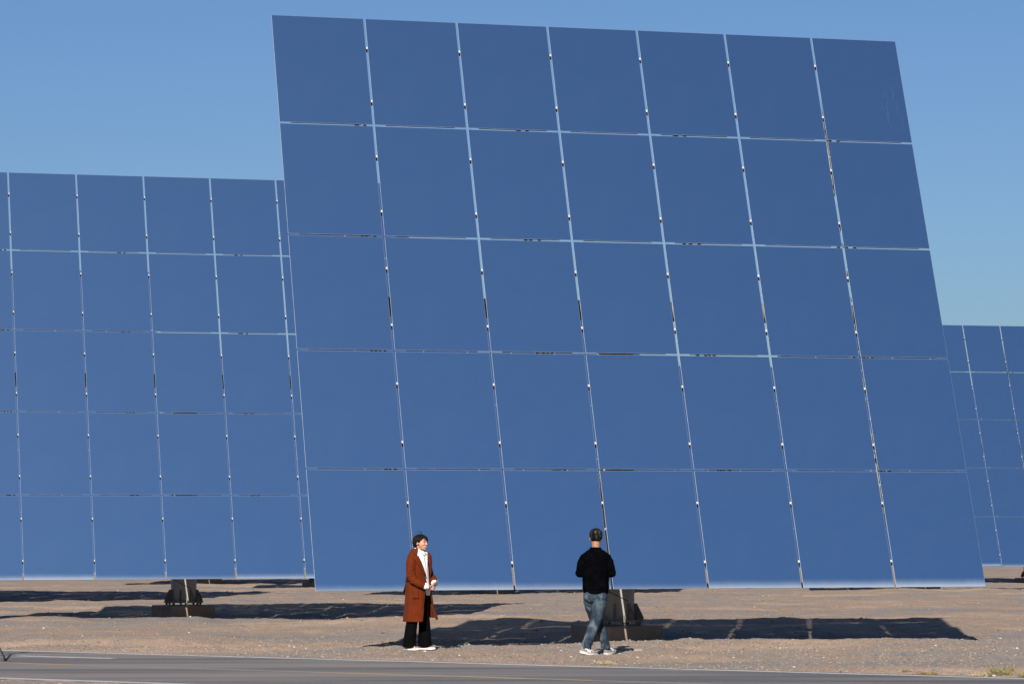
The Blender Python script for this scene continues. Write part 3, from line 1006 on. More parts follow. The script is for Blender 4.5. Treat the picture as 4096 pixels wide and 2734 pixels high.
for q in range(4):
    lock([(.070, .030 - .012 * q, .065), (.077, .030 - .010 * q, .035), (.076, .026 - .008 * q, .008 - .004 * q)], .008, .002)
def strands(bm, c, prof, rad, k, n, seed, r0=.0035, over=.10, top=1.35):
    """locks that follow the shell from the crown to just past its edge"""
    rg = random.Random(seed)
    c = Vector(c)
    rx, ry, rz, sag = rad
    for _ in range(n):
        a = rg.uniform(-math.pi, math.pi)
        lo = prof(a) - rg.uniform(-.04, over)
        e0 = rg.uniform(.5, top)
        da = rg.uniform(-.18, .18)
        pts = []
        lift = rg.uniform(1.0, 1.035)
        for i in range(7):
            t = i / 6
            el = e0 + (lo - e0) * t
            aa = a + da * t
            pts.append(c + Vector((math.sin(aa) * math.cos(el) * rx, math.cos(aa) * math.cos(el) * ry, math.sin(el) * (rz if el > 0 else sag))) * (k * (lift - (.02 if i == 0 else 0) + .012 * (t ** 3))))
        tube(bm, pts, [r0 * .5, r0, r0 * 1.2, r0 * 1.2, r0, r0 * .7, r0 * .2], 5)
strands(bm, (HC[0], HC[1] - .012, HC[2] + .018), w_prof, (.094, .112, .100, .135), .98, 260, 12)
link('hair_strands', finish(bm, 'hair_strands'), M['hair_w'], woman, True)

# trousers
bm = bmesh.new()
tube(bm, [(0, 0, .93), (0, -.005, .82), (0, 0, .74)], [(.15, .105), (.165, .118), (.15, .11)], 24, side=(1, 0, 0))
for s in (-1, 1):
    fx_, fy_ = (.148, -.050) if s > 0 else (.128, .030)
    tube(bm, [(s * .085, 0, .84), (s * .098, 0, .70), (s * .110, fy_ * .25, .50), (s * (.25 * .11 + .75 * fx_), fy_ * .6, .34), (s * fx_, fy_ * .9 - .006, .16), (s * fx_, fy_ - .010, .040)],
         [(.086, .110), (.084, .098), (.074, .082), (.076, .084), (.084, .093), (.089, .102)], 20, side=(1, 0, 0))
me = remeshed(bm, 'trousers', .006, 5)
displace(me, lambda c: .005 * mnoise.noise(Vector((c.x * 9, c.y * 9, c.z * 3))) + .003 * mnoise.noise(Vector((c.x * 22, c.y * 22, c.z * 7 + 4))))
link('trousers', me, M['black'], woman, True)
# shoes: her right one is nearer the camera
WS = .255
for s, yw in ((1, R(7)), (-1, R(10))):
    up, ol, hf = shoe('shoe', woman, ((.148, -.018, -.004) if s > 0 else (-.128, .058, -.004)), -yw * 1.0 if s > 0 else yw * .3, 0, WS, (M['tan'], M['white'], M['navy']), 'w')
    # dark curved tick and white heel quarter on the outer side
    for sd in (-1, 1):
        bm = bmesh.new()
        pts = [(.62, .036), (.50, .030), (.40, .034), (.30, .046), (.16, .062), (.18, .054), (.30, .034), (.42, .022), (.52, .021), (.60, .028)]
        vs = [bm.verts.new((sd * (hf(t) * 1.02 + .001), ol(t), z + .006)) for t, z in pts]
        bm.faces.new(vs)
        link('tick_stripe', finish(bm, 'tick_stripe'), M['navy'], up)
        bm = bmesh.new()
        pts = [(.02, .030), (.30, .026), (.62, .024), (.60, .032), (.30, .044), (.05, .052)]
        vs = [bm.verts.new((sd * (hf(t) * 1.01 + .0004), ol(t), z)) for t, z in pts]
        bm.faces.new(vs)
        link('side_panel', finish(bm, 'side_panel'), M['white'], up)

# shirt with collar and tail
def shell(name, m, parent, zs, prm, phis, thick, n_phi=56, wrinkle=.006, seed=1, shift=None):
    """open-front garment: zs rows with (a, b, phiR, phiL) ; phi 0 = front, + = the person's right"""
    bm = bmesh.new()
    rows = []
    Z = np.linspace(zs[0], zs[-1], 70)
    cols = [np.interp(Z, list(reversed(zs)) if zs[0] > zs[-1] else zs, list(reversed(p)) if zs[0] > zs[-1] else p) for p in prm]
    for i, z in enumerate(Z):
        a, b, pr, pl, cx, cy = [c[i] for c in cols]
        row = []
        for j in range(n_phi + 1):
            ph = pr + (2 * math.pi - pl - pr) * j / n_phi
            w = wrinkle * (mnoise.noise(Vector((ph * 2.2, z * 1.6, seed))) + .5 * mnoise.noise(Vector((ph * 6, z * 5, seed + 3))))
            row.append(bm.verts.new((cx + (a + w) * math.sin(ph), cy + (b + w) * math.cos(ph), z)))
        rows.append(row)
    for i in range(len(rows) - 1):
        for j in range(n_phi):
            bm.faces.new((rows[i][j], rows[i][j + 1], rows[i + 1][j + 1], rows[i + 1][j]))
    me = finish(bm, name)
    o = link(name, me, m, parent, True)
    sd = o.modifiers.new('s', 'SOLIDIFY')
    sd.thickness = thick
    sd.offset = -1
    return o
shirt = shell('shirt', M['shirt'], woman, [1.375, 1.33, 1.27, 1.15, 1.0, .92, .86, .80],
      [[.075, .115, .165, .160, .145, .155, .165, .170], [.070, .085, .105, .122, .125, .130, .135, .138],
       [.02] * 8, [.0] * 8, [0] * 8, [0, 0, .0, .005, .01, .01, .012, .014]], None, .004, 48, .004, 5)
bm = bmesh.new()
for s, pts in ((1, [(.072, -.02, 1.415), (.066, .03, 1.398), (.012, .092, 1.352), (.030, .112, 1.315), (.068, .085, 1.345), (.090, .025, 1.372), (.094, -.02, 1.382)]),
               (-1, [(-.072, -.02, 1.415), (-.066, .03, 1.398), (-.014, .094, 1.352), (-.040, .116, 1.325), (-.074, .090, 1.350), (-.092, .025, 1.372), (-.094, -.02, 1.382)])):
    vs = [bm.verts.new(p) for p in pts]
    bm.faces.new((vs[0], vs[1], vs[5], vs[6])); bm.faces.new((vs[1], vs[2], vs[3], vs[4], vs[5]))
co = link('collar', finish(bm, 'collar'), M['shirt'], shirt)
sd = co.modifiers.new('s', 'SOLIDIFY'); sd.thickness = .006; sd.offset = 0
bm = bmesh.new()
add_box(bm, (.0, .1365, 1.06), (.022, .004, .52))
link('placket', finish(bm, 'placket'), M['shirt'], shirt)
# crumpled cuffs
for pts in ([(.135, .150, .905), (.105, .180, .885), (.075, .196, .872)], [(-.12, .18, .935), (-.095, .20, .92), (-.075, .207, .91)]):
    bm = bmesh.new()
    tube(bm, pts, [(.046, .042), (.048, .044), (.038, .034)], 16)
    me = remeshed(bm, 'cuff', .004, 2)
    displace(me, lambda c: .006 * mnoise.noise(Vector((c.x * 60, c.y * 60, c.z * 40))))
    link('cuff', me, M['shirt'], woman, True)
# loose shirt tail under the hands
bm = bmesh.new()
vs = []
for i in range(8):
    z = .90 - .085 * i / 7 * 1.5
    vs.append([bm.verts.new((-.075 + .11 * j / 6, .150 + .012 * math.sin(j * 1.3) - .010 * i / 7, z - .02 * math.sin(j * .6))) for j in range(7)])
for i in range(7):
    for j in range(6):
        bm.faces.new((vs[i][j], vs[i][j + 1], vs[i + 1][j + 1], vs[i + 1][j]))
tl = link('shirt_tail', finish(bm, 'shirt_tail'), M['shirt'], shirt, True)
sd = tl.modifiers.new('s', 'SOLIDIFY'); sd.thickness = .003

# coat
cz = [1.385, 1.35, 1.30, 1.22, 1.10, .98, .88, .75, .60, .47, .395]
coat = shell('coat', M['coat'], woman, cz,
   [[.085, .140, .190, .198, .196, .198, .205, .215, .226, .240, .248],
    [.080, .100, .124, .140, .148, .150, .158, .168, .180, .196, .204],
    [1.15, .98, .82, .62, .34, .20, .24, .34, .48, .58, .62],
    [.95, .70, .45, .22, .40, .52, .42, .30, .22, .14, .10],
    [0, 0, 0, 0, 0, 0, 0, 0, -.004, -.008, -.010],
    [-.012, -.012, -.008, 0, 0, 0, 0, 0, -.004, -.006, -.008]], None, .007, 72, .011, 9)
# far front panel hangs a little shorter: lift the hem on her left
for v in coat.data.vertices:
    if v.co.z < .52:
        k = max(0, min(1, (-v.co.x + .05) / .2)) * (.52 - v.co.z) / .145
        v.co.z += .055 * k
    if v.co.x < .02 and v.co.y > -.05 and v.co.z < .80:      # blown open a little
        q = ((.80 - v.co.z) / .43) ** 1.3 * max(0, min(1, (v.co.y + .05) / .2))
        v.co.y += .065 * q
        v.co.x -= .02 * q
def sleeve(pts, rad, seed, name='sleeve'):
    bm = bmesh.new()
    tube(bm, pts, rad, 20)
    for p, r in zip(pts[:1], rad[:1]):
        ellipsoid(bm, p, (r if isinstance(r, float) else r[0],) * 3)
    me = remeshed(bm, name, .006, 4)
    el = Vector(pts[len(pts) // 2])
    def fn(c):
        d = (c - el).length
        f = max(0, 1 - d / .17)
        return .016 * f * mnoise.noise(Vector((c.x * 18, c.y * 18, c.z * 46 + seed))) + .004 * mnoise.noise(Vector((c.x * 10, c.y * 10, c.z * 12 + seed)))
    displace(me, fn)
    return me
link('sleeve', sleeve([(.165, -.005, 1.295), (.190, -.005, 1.20), (.205, .0, 1.10), (.215, .012, 1.02), (.205, .06, .965), (.165, .125, .915), (.125, .168, .890)],
                      [.062, .070, .066, .066, .062, .056, .050], 1), M['coat'], woman, True)
link('sleeve', sleeve([(-.165, -.005, 1.295), (-.195, .0, 1.20), (-.215, .012, 1.10), (-.228, .035, 1.02), (-.205, .09, .985), (-.155, .15, .955), (-.110, .190, .930)],
                      [.062, .068, .064, .062, .058, .054, .050], 2), M['coat'], woman, True)
# lapels: thick folded panels lying on the front edges
def front_pt(z, ph, lift):
    a = float(np.interp(-z, [-q for q in cz], [.085, .140, .190, .198, .196, .198, .205, .215, .226, .240, .248]))
    b = float(np.interp(-z, [-q for q in cz], [.080, .100, .124, .140, .148, .150, .158, .168, .180, .196, .204]))
    return Vector(((a + lift) * math.sin(ph), -.004 + (b + lift) * math.cos(ph), z))
def lapel(rows, name='lapel'):
    """rows: (z, inner phi, outer phi, lift of outer edge)"""
    bm = bmesh.new()
    R_ = []
    for z, p0, p1, lf, zo in rows:
        r = []
        for j in range(7):
            t = j / 6
            r.append(bm.verts.new(front_pt(z + zo * t, p0 + (p1 - p0) * t, .010 + lf * t + .006 * math.sin(math.pi * t))))
        R_.append(r)
    for i in range(len(R_) - 1):
        for j in range(6):
            bm.faces.new((R_[i][j], R_[i][j + 1], R_[i + 1][j + 1], R_[i + 1][j]))
    o = link(name, finish(bm, name), M['coat'], coat, True)
    s = o.modifiers.new('s', 'SOLIDIFY'); s.thickness = .008; s.offset = 0
    return o
lapel([(1.305, .80, 1.28, .010, .0), (1.27, .72, 1.22, .012, 0), (1.22, .60, 1.02, .010, 0), (1.15, .46, .76, .008, 0), (1.08, .33, .52, .004, 0), (1.02, .23, .27, .002, 0)])
lapel([(1.330, -.48, -1.00, .030, .030), (1.29, -.40, -.92, .026, .01), (1.22, -.24, -.66, .016, 0), (1.15, -.32, -.62, .010, 0), (1.08, -.40, -.58, .004, 0), (1.02, -.50, -.55, .002, 0)])
# stand collar round the nape
bm = bmesh.new()
rr = []
for j in range(27):
    ph = .95 + (2 * math.pi - 1.9) * j / 26
    sx, cy_ = math.sin(ph), math.cos(ph)
    rr.append([bm.verts.new((.074 * sx, -.012 + .070 * cy_, 1.404)), bm.verts.new((.092 * sx, -.014 + .088 * cy_, 1.398)),
               bm.verts.new((.128 * sx, -.016 + .108 * cy_, 1.345)), bm.verts.new((.150 * sx, -.014 + .116 * cy_, 1.322))])
for j in range(26):
    for q in range(3):
        bm.faces.new((rr[j][q], rr[j][q + 1], rr[j + 1][q + 1], rr[j + 1][q]))
cl = link('collar', finish(bm, 'collar'), M['coat'], coat, True)
s = cl.modifiers.new('s', 'SOLIDIFY'); s.thickness = .009; s.offset = 0
# side pocket, seam and belt
bm = bmesh.new()
def pk(z, ph): return front_pt(z, ph, .0085)
rows = [[bm.verts.new(pk(.84 - .125 * i / 5, .86 + .46 * j / 6)) for j in range(7)] for i in range(6)]
for i in range(5):
    for j in range(6):
        bm.faces.new((rows[i][j], rows[i][j + 1], rows[i + 1][j + 1], rows[i + 1][j]))
pkt = link('pocket', finish(bm, 'pocket'), M['coat'], coat, True)
s = pkt.modifiers.new('s', 'SOLIDIFY'); s.thickness = .006; s.offset = 0
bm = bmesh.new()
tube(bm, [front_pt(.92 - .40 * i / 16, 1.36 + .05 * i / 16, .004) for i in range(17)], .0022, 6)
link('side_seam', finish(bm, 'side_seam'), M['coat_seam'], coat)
bm = bmesh.new()
rows = []
for j in range(31):
    ph = 1.15 + 3.6 * j / 30
    rows.append([bm.verts.new(front_pt(1.005, ph, .012)), bm.verts.new(front_pt(.960, ph, .012))])
for j in range(30):
    bm.faces.new((rows[j][0], rows[j][1], rows[j + 1][1], rows[j + 1][0]))
be = link('belt', finish(bm, 'belt'), M['coat'], coat, True)
s = be.modifiers.new('s', 'SOLIDIFY'); s.thickness = .006; s.offset = 0
bm = bmesh.new()
b0 = front_pt(.955, 2.75, .006)
vs = [[bm.verts.new(b0 + Vector((sx * .026 + .002 * i, -.004 * i - .0012 * i * i, -.034 * i))) for sx in (-1, 1)] for i in range(6)]
for i in range(5): bm.faces.new((vs[i][0], vs[i][1], vs[i + 1][1], vs[i + 1][0]))
bt = link('belt_end', finish(bm, 'belt_end'), M['coat'], coat)
s = bt.modifiers.new('s', 'SOLIDIFY'); s.thickness = .006
# phone held at the waist: rests in her hands, a thing of its own
def wloc(p): return woman.matrix_basis @ Vector(p)
bm = bmesh.new()
add_box(bm, (0, 0, 0), (.074, .010, .150))
bmesh.ops.bevel(bm, geom=list(bm.edges), offset=.004, segments=2, affect='EDGES')
ph_o = link('phone', finish(bm, 'phone'), M['phone'])
bpy.context.view_layer.update()
ph_o.location = wloc((-.030, .252, .925))
ph_o.rotation_euler = (R(-50), R(35), R(-121.5) + R(20))
tag(ph_o, 'flat grey phone held in the woman\'s hands in front of her white shirt', 'phone')

# ---------------- the man seen from behind
MX, MY = at_px(2382, 42.9), 42.9
man = empty('person', (MX, MY, gz(MX, MY)), R(-3))
tag(man, 'man seen from behind in a black sweater and faded blue jeans, stepping to the right', 'person')
LEG_R = [(.068, -.01, .84), (.055, -.02, .74), (.040, -.03, .66), (.024, -.045, .55), (-.018, -.06, .42), (-.068, -.10, .29), (-.110, -.145, .18), (-.120, -.165, .098)]
LEG_L = [(-.080, .01, .84), (-.082, .04, .74), (-.060, .08, .63), (-.020, .13, .52), (.030, .16, .43), (.085, .15, .30), (.118, .13, .18), (.128, .120, .082)]
bm = bmesh.new()
MH = (.004, .02, 1.590)
head_prims(bm, MH, 1.06, False)
tube(bm, [(0, -.01, 1.46), (0, -.01, 1.40), (0, 0, 1.34), (0, 0, 1.15), (0, 0, 1.0), (0, 0, .84)],
     [(.055, .055), (.11, .07), (.17, .09), (.15, .10), (.14, .095), (.14, .10)], 24, side=(1, 0, 0))
for s in (-1, 1):
    tube(bm, [(s * .155, 0, 1.315), (s * .197, -.01, 1.22), (s * .215, -.005, 1.115)], [.042, .042, .038], 12)
    tube(bm, [(s * .222, -.005, 1.115), (s * .19, .11, 1.10), (s * .11, .22, 1.10)], [.038, .036, .027], 12)
    hand(bm, (s * .105, .225, 1.10), (-s * .7, .65, .1), (0, -.2, 1), 1.0, .7, s)
for L in (LEG_R, LEG_L):
    tube(bm, L, [.09, .085, .08, .07, .055, .052, .045, .038], 14)
    fd = Vector((.985, -.17, 0)) if L is LEG_R else Vector((.788, .616, 0))
    e_ = Vector(L[-1])
    tube(bm, [e_, e_ + Vector((0, 0, -.022)), e_ + fd * .04 + Vector((0, 0, -.034))], [.036, .030, .018], 10)
me = remeshed(bm, 'body', .0044, 3)
mbvh = BVHTree.FromPolygons([v.co for v in me.vertices], [p.vertices for p in me.polygons])
link('body', me, M['skin_m'], man, True)
for s in (-1, 1):
    link('eye', patch(mbvh, MH, lens_pts(s * .031, .008, .014, .005, .0), .0016), M['ink'], man)
    link('eyebrow', patch(mbvh, MH, lens_pts(s * .032, .030, .020, .004, .003), .0016), M['hair_m'], man)
link('mouth', patch(mbvh, MH, lens_pts(0, -.060, .024, .006, .002), .0016), M['lip'], man)
def m_prof(a):
    b = abs(a)
    if b < .8: return .62 - .1 * b
    if b < 1.25: return .54 - .7 * (b - .8) / .45
    if b < 1.75: return .10
    return .10 - .95 * min(1, (b - 1.75) / .5)
hair_shell('hair', (MH[0], MH[1] - .013, MH[2] + .030), m_prof, (.083, .104, .094, .088), 1.06, .10, M['hair_m'], man, 8, .006, lump=.0035)
# short ruffled tufts on top so the outline is not smooth
bm = bmesh.new()
rr_ = random.Random(4)
for q in range(90):
    a = rr_.uniform(0, 2 * math.pi); el = rr_.uniform(.25, 1.5)
    d = Vector((math.cos(a) * math.cos(el) * .085, math.sin(a) * math.cos(el) * .104, math.sin(el) * .094)) * 1.06
    p0 = Vector(MH) + Vector((0, -.013, .030)) + d * .985
    dn = d.normalized()
    p1 = p0 + dn * rr_.uniform(.003, .007) + Vector((rr_.uniform(-.010, .010), rr_.uniform(-.014, .004), rr_.uniform(-.006, .004)))
    tube(bm, [p0, (p0 + p1) / 2 + dn * .002, p1], [.003, .0024, .0006], 5)
strands(bm, (MH[0], MH[1] - .013, MH[2] + .030), m_prof, (.083, .104, .094, .088), 1.06, 260, 5, .0022, .03, 1.45)
link('hair_tufts', finish(bm, 'hair_tufts'), M['hair_m'], man, True)
bm = bmesh.new()
c0 = Vector(MH) + Vector((-.004, -.013, .030))
vs = []
for k in range(16):
    a = 2 * math.pi * k / 16
    el = .55 + .22 * math.sin(a); az = math.pi + .17 * math.cos(a)
    d = Vector((math.sin(az) * math.cos(el) * .083, math.cos(az) * math.cos(el) * .104, math.sin(el) * .094)) * 1.06 * 1.045
    vs.append(bm.verts.new(c0 + d))
az, el = math.pi, .55
cv = bm.verts.new(c0 + Vector((0, math.cos(az) * math.cos(el) * .104, math.sin(el) * .094)) * 1.06 * 1.05)
for k in range(16): bm.faces.new((vs[k], vs[(k + 1) % 16], cv))
link('thin_patch', finish(bm, 'thin_patch'), mottled('thin_hair_scalp', (.008, .008, .008), (.050, .036, .030), 110, .6, lo=.44, hi=.70), man, True)

# sweater
bm = bmesh.new()
tube(bm, [(0, -.012, 1.468), (0, -.012, 1.438), (0, -.008, 1.410), (0, -.002, 1.375), (0, 0, 1.32), (0, 0, 1.20), (0, 0, 1.08), (0, .0, .98), (0, .0, .90), (0, 0, .835)],
     [(.068, .066), (.088, .078), (.130, .092), (.178, .108), (.198, .122), (.192, .132), (.184, .130), (.180, .128), (.180, .136), (.172, .138)], 32, side=(1, 0, 0))
for s in (-1, 1):
    tube(bm, [(s * .158, -.005, 1.318), (s * .187, -.01, 1.26), (s * .203, -.012, 1.19), (s * .214, -.008, 1.12), (s * .208, .05, 1.108), (s * .17, .14, 1.105), (s * .125, .205, 1.10)],
         [.060, .060, .057, .059, .055, .050, .042], 18)
    ellipsoid(bm, (s * .160, -.005, 1.318), (.060,) * 3)
    ellipsoid(bm, (s * .217, -.006, 1.118), (.060, .060, .064))
me = remeshed(bm, 'sweater', .006, 5)
def sw(c):
    f = .006 * mnoise.noise(Vector((c.x * 7, c.y * 7, c.z * 10))) + .004 * mnoise.noise(Vector((c.x * 16, c.y * 16, c.z * 22 + 3)))
    for s in (-1, 1):
        d = (c - Vector((s * .217, 0, 1.12))).length
        f += .008 * max(0, 1 - d / .14) * mnoise.noise(Vector((c.x * 25, c.y * 25, c.z * 50)))
    if c.z < .90: f -= .004
    return f
displace(me, sw)
link('sweater', me, M['knit'], man, True)
# jeans
bm = bmesh.new()
tube(bm, [(0, 0, .92), (-.004, -.002, .84), (-.006, -.004, .79), (-.004, 0, .74)], [(.150, .108), (.163, .122), (.160, .124), (.125, .10)], 26, side=(1, 0, 0))
tube(bm, LEG_R, [(.092, .112), (.096, .108), (.098, .100), (.080, .086), (.076, .078), (.074, .080), (.068, .074), (.062, .070)], 20, side=(1, 0, 0))
tube(bm, LEG_L, [(.090, .112), (.086, .106), (.082, .098), (.078, .088), (.072, .078), (.064, .072), (.062, .068), (.064, .066)], 20, side=(1, 0, 0))
for s in (-1, 1): ellipsoid(bm, (s * .075 - .004, -.040, .80), (.085, .092, .095))
me = remeshed(bm, 'jeans', .005, 4)
def jn(c):
    f = .004 * mnoise.noise(Vector((c.x * 8, c.y * 8, c.z * 9)))
    for pz, rad, amp in ((.45, .16, .011), (.17, .12, .013), (.70, .14, .008)):
        w = max(0, 1 - abs(c.z - pz) / rad)
        f += amp * w * mnoise.noise(Vector((c.x * 11 + 3, c.y * 11, c.z * 38 + c.x * 20)))
    return f
displace(me, jn)
jeans = link('jeans', me, M['denim'], man, True)
jb = BVHTree.FromPolygons([v.co for v in me.vertices], [p.vertices for p in me.polygons])
def pocket(pts):
    bm = bmesh.new()
    vs = []
    for x, z in pts:
        h = on_surface(jb, (x, -.6, z), (0, 1, 0))
        if h is None: return None
        vs.append(h + Vector((0, -.0035, 0)))
    tube(bm, vs, .0032, 5)
    return finish(bm, 'pocket_seam')
for pts in ([(-.148, .815), (-.142, .72), (-.105, .675), (-.066, .70), (-.045, .80)], [(.018, .81), (.030, .72), (.066, .692), (.110, .72), (.128, .81)]):
    pts2 = []
    for i in range(len(pts) - 1):
        for k in range(5):
            t = k / 5
            pts2.append((pts[i][0] * (1 - t) + pts[i + 1][0] * t, pts[i][1] * (1 - t) + pts[i + 1][1] * t))
    pm = pocket(pts2 + [pts[-1]])
    if pm: link('pocket_seam', pm, M['stitch'], jeans)
# socks and shoes
MS = .252
up, ol, hf = shoe('shoe', man, (-.088, -.185, .024), R(-100), R(-11), MS, (M['grey_suede'], M['sole_grey'], M['cream']), 'm')
up2, ol2, hf2 = shoe('shoe', man, (.190, .195, .019), R(-33), R(8), MS, (M['grey_suede'], M['sole_grey'], M['cream']), 'm')
bm = bmesh.new()
tube(bm, [(-.122, -.165, .125), (-.118, -.170, .070)], [(.040, .044), (.038, .044)], 14)
link('sock', finish(bm, 'sock'), M['white'], man, True)
bm = bmesh.new()
tube(bm, [(.132, .125, .12), (.128, .130, .07)], [(.038, .042), (.036, .042)], 14)
link('sock', finish(bm, 'sock'), M['white'], man, True)
# outlined letter N on the outer sides of the trainers
for sh, o_, h_ in ((up, ol, hf), (up2, ol2, hf2)):
    for sd in (-1, 1):
        bm = bmesh.new()
        def q(t, z): return Vector((sd * (h_(t) * 1.0 + .0035 - .10 * (z - .045)), o_(t), z))
        A0, A1, B0, B1 = q(.47, .036), q(.42, .072), q(.60, .034), q(.55, .068)
        if sd < 0: A0, A1, B0, B1 = B0, B1, A0, A1
        for a, b in ((A0, A1), (A1, B0), (B0, B1)):
            bar(bm, a, b, .0065, .003, up=Vector((1, 0, 0)))
        link('letter_mark', finish(bm, 'letter_mark'), M['white'], sh)

# ------------------------------------------------------------------ camera tripod at the left picture edge
fx, fy = at_px(29, 41.15), 41.15
tri = empty('tripod', (fx - .42, fy + .15, 0.0))
tag(tri, 'thin dark tripod leg standing on the yellow line at the left picture edge', 'tripod')
M['tripod'] = mottled('dark_tripod_metal', (.02, .02, .022), (.035, .033, .033), 20, .45)
apex = Vector((-.12, .10, 1.05))
for ft in ((.42, -.15, 0), (-.62, -.12, 0), (-.10, .62, 0)):
    f_ = Vector(ft)
    bm = bmesh.new()
    mid = f_.lerp(apex, .42)
    tube(bm, [f_ + Vector((0, 0, .015)), mid], .0105, 10)
    tube(bm, [mid, apex], .014, 10)
    tube(bm, [mid - (apex - f_).normalized() * .025, mid + (apex - f_).normalized() * .025], .020, 10)
    lg = link('leg', finish(bm, 'leg'), M['tripod'], tri, True)
    bm = bmesh.new()
    ellipsoid(bm, f_ + Vector((0, 0, .013)), (.028, .028, .013), n=10, m=6)
    link('foot', finish(bm, 'foot'), M['rubber_and_clip_shade'], lg, True)
    bm = bmesh.new()
    br0 = f_.lerp(apex, .40)
    tube(bm, [br0, Vector((apex.x, apex.y, .40))], .006, 8)
    link('spreader', finish(bm, 'spreader'), M['tripod'], tri)
bm = bmesh.new()
tube(bm, [(apex.x, apex.y, .36), (apex.x, apex.y, 1.32)], .015, 10)
tube(bm, [(apex.x, apex.y, 1.02), (apex.x, apex.y, 1.09)], .045, 14)
link('centre_column', finish(bm, 'centre_column'), M['tripod'], tri)
bm = bmesh.new()
tube(bm, [(apex.x, apex.y, 1.32), (apex.x, apex.y, 1.38)], .04, 14)
add_box(bm, (apex.x, apex.y, 1.40), (.10, .10, .03))
tube(bm, [(apex.x, apex.y, 1.37), (apex.x - .12, apex.y - .22, 1.26)], .008, 8)
link('tripod_head', finish(bm, 'tripod_head'), M['tripod'], tri)

# ------------------------------------------------------------------ stones, gravel, dry plants
def pebble_geo(rs, n_sub=1):
    bm = bmesh.new()
    bmesh.ops.create_icosphere(bm, subdivisions=n_sub, radius=1.0)
    for v in bm.verts:
        v.co *= 1 + rs.uniform(-.22, .22)
    V = np.array([v.co[:] for v in bm.verts]); F = np.array([[v.index for v in f.verts] for f in bm.faces])
    bm.free()
    return V, F
rs = random.Random(21)
bases = [pebble_geo(rs, 1) for _ in range(6)]
def scatter(name, n, xr, yr, smin, smax, mats, seed, density=None, zoff=0.0, flat=.6):
    rg = np.random.RandomState(seed)
    Vs, Fs, Ms = [], [], []
    base = 0
    k = 0
    X = rg.uniform(xr[0], xr[1], n); Y = yr[0] + (yr[1] - yr[0]) * rg.uniform(0, 1, n) ** 1.15
    S = smin + (smax - smin) * rg.uniform(0, 1, n) ** 4
    keep = np.ones(n, bool)
    keep &= np.abs(X) < .19 * Y + 1.5
    s = road_s(X, Y)
    keep &= (s < -.10 + .35 * rg.uniform(0, 1, n) ** 6) | (s > ROAD_W + .05)
    if density is not None: keep &= density(X, Y, rg)
    X, Y, S = X[keep], Y[keep], S[keep]
    Z = np.where((road_s(X, Y) > -.14) & (road_s(X, Y) < ROAD_W), -.002, ground_z(X, Y))
    for x, y, z, sc in zip(X, Y, Z, S):
        V, F = bases[rg.randint(6)]
        a = rg.uniform(0, 6.283)
        ca, sa = math.cos(a), math.sin(a)
        st = rg.uniform(.7, 1.3)
        q = V * np.array([sc * st, sc / st, sc * flat * rg.uniform(.7, 1.3)])
        w = np.stack([q[:, 0] * ca - q[:, 1] * sa + x, q[:, 0] * sa + q[:, 1] * ca + y, q[:, 2] + z + sc * .15 + zoff], 1)
        Vs.append(w); Fs.append(F + base); base += len(V)
        Ms.append(np.full(len(F), rg.choice(len(mats), p=[.33, .33, .23, .09, .02]), np.int32))
    V = np.concatenate(Vs).astype(np.float32); F = np.concatenate(Fs).astype(np.int32); Mi = np.concatenate(Ms)
    me = bpy.data.meshes.new(name)
    me.vertices.add(len(V)); me.vertices.foreach_set('co', V.ravel())
    me.loops.add(F.size); me.loops.foreach_set('vertex_index', F.ravel())
    me.polygons.add(len(F)); me.polygons.foreach_set('loop_start', np.arange(0, F.size, 3, dtype=np.int32))
    for m in mats: me.materials.append(m)
    me.update(calc_edges=True)
    me.polygons.foreach_set('material_index', Mi)
    o = bpy.data.objects.new(name, me)
    COL.objects.link(o)
    tag(o, kind='stuff')
    return o
STONES = [mottled('stone_grey', (.14, .132, .13), (.20, .188, .178), 30, .9), mottled('stone_brown', (.18, .14, .11), (.24, .19, .15), 30, .9),
          mottled('stone_sand', (.24, .19, .15), (.29, .235, .19), 30, .9), mottled('stone_dark', (.07, .068, .072), (.11, .105, .105), 30, .9),
          mottled('stone_white', (.36, .33, .30), (.46, .43, .39), 30, .9)]
def clumps(X, Y, rg):
    d = vnoise(X / 2.3, Y / 3.0, 31) * .6 + vnoise(X / .8, Y / 1.2, 32) * .4
    return rg.uniform(-1, .8, len(X)) < d + .1
gr = scatter('gravel', 70000, (-10, 11), (36.5, 58), .004, .024, STONES, 5, clumps)
gr['label'] = 'loose mixed grey and pale gravel strewn over the bare ground'
gr2 = scatter('gravel', 14000, (-21, 24), (58, 125), .012, .036, STONES, 6, clumps)
gr2['label'] = 'small stones strewn over the far ground beneath the mirrors'
def near_block(X, Y, rg): return (np.abs(X - 2.45) < .9) & (Y < 52.4) | (np.abs(X + 7.7) < 1.0) & (Y > 72.8)
rub = scatter('rubble', 1500, (1.2, 3.6), (51.3, 52.3), .015, .07, STONES, 9, lambda X, Y, rg: (X - 2.0 > 0) & (X < 3.35), .0)
rub['label'] = 'dark broken rubble heaped against the nearest concrete block'

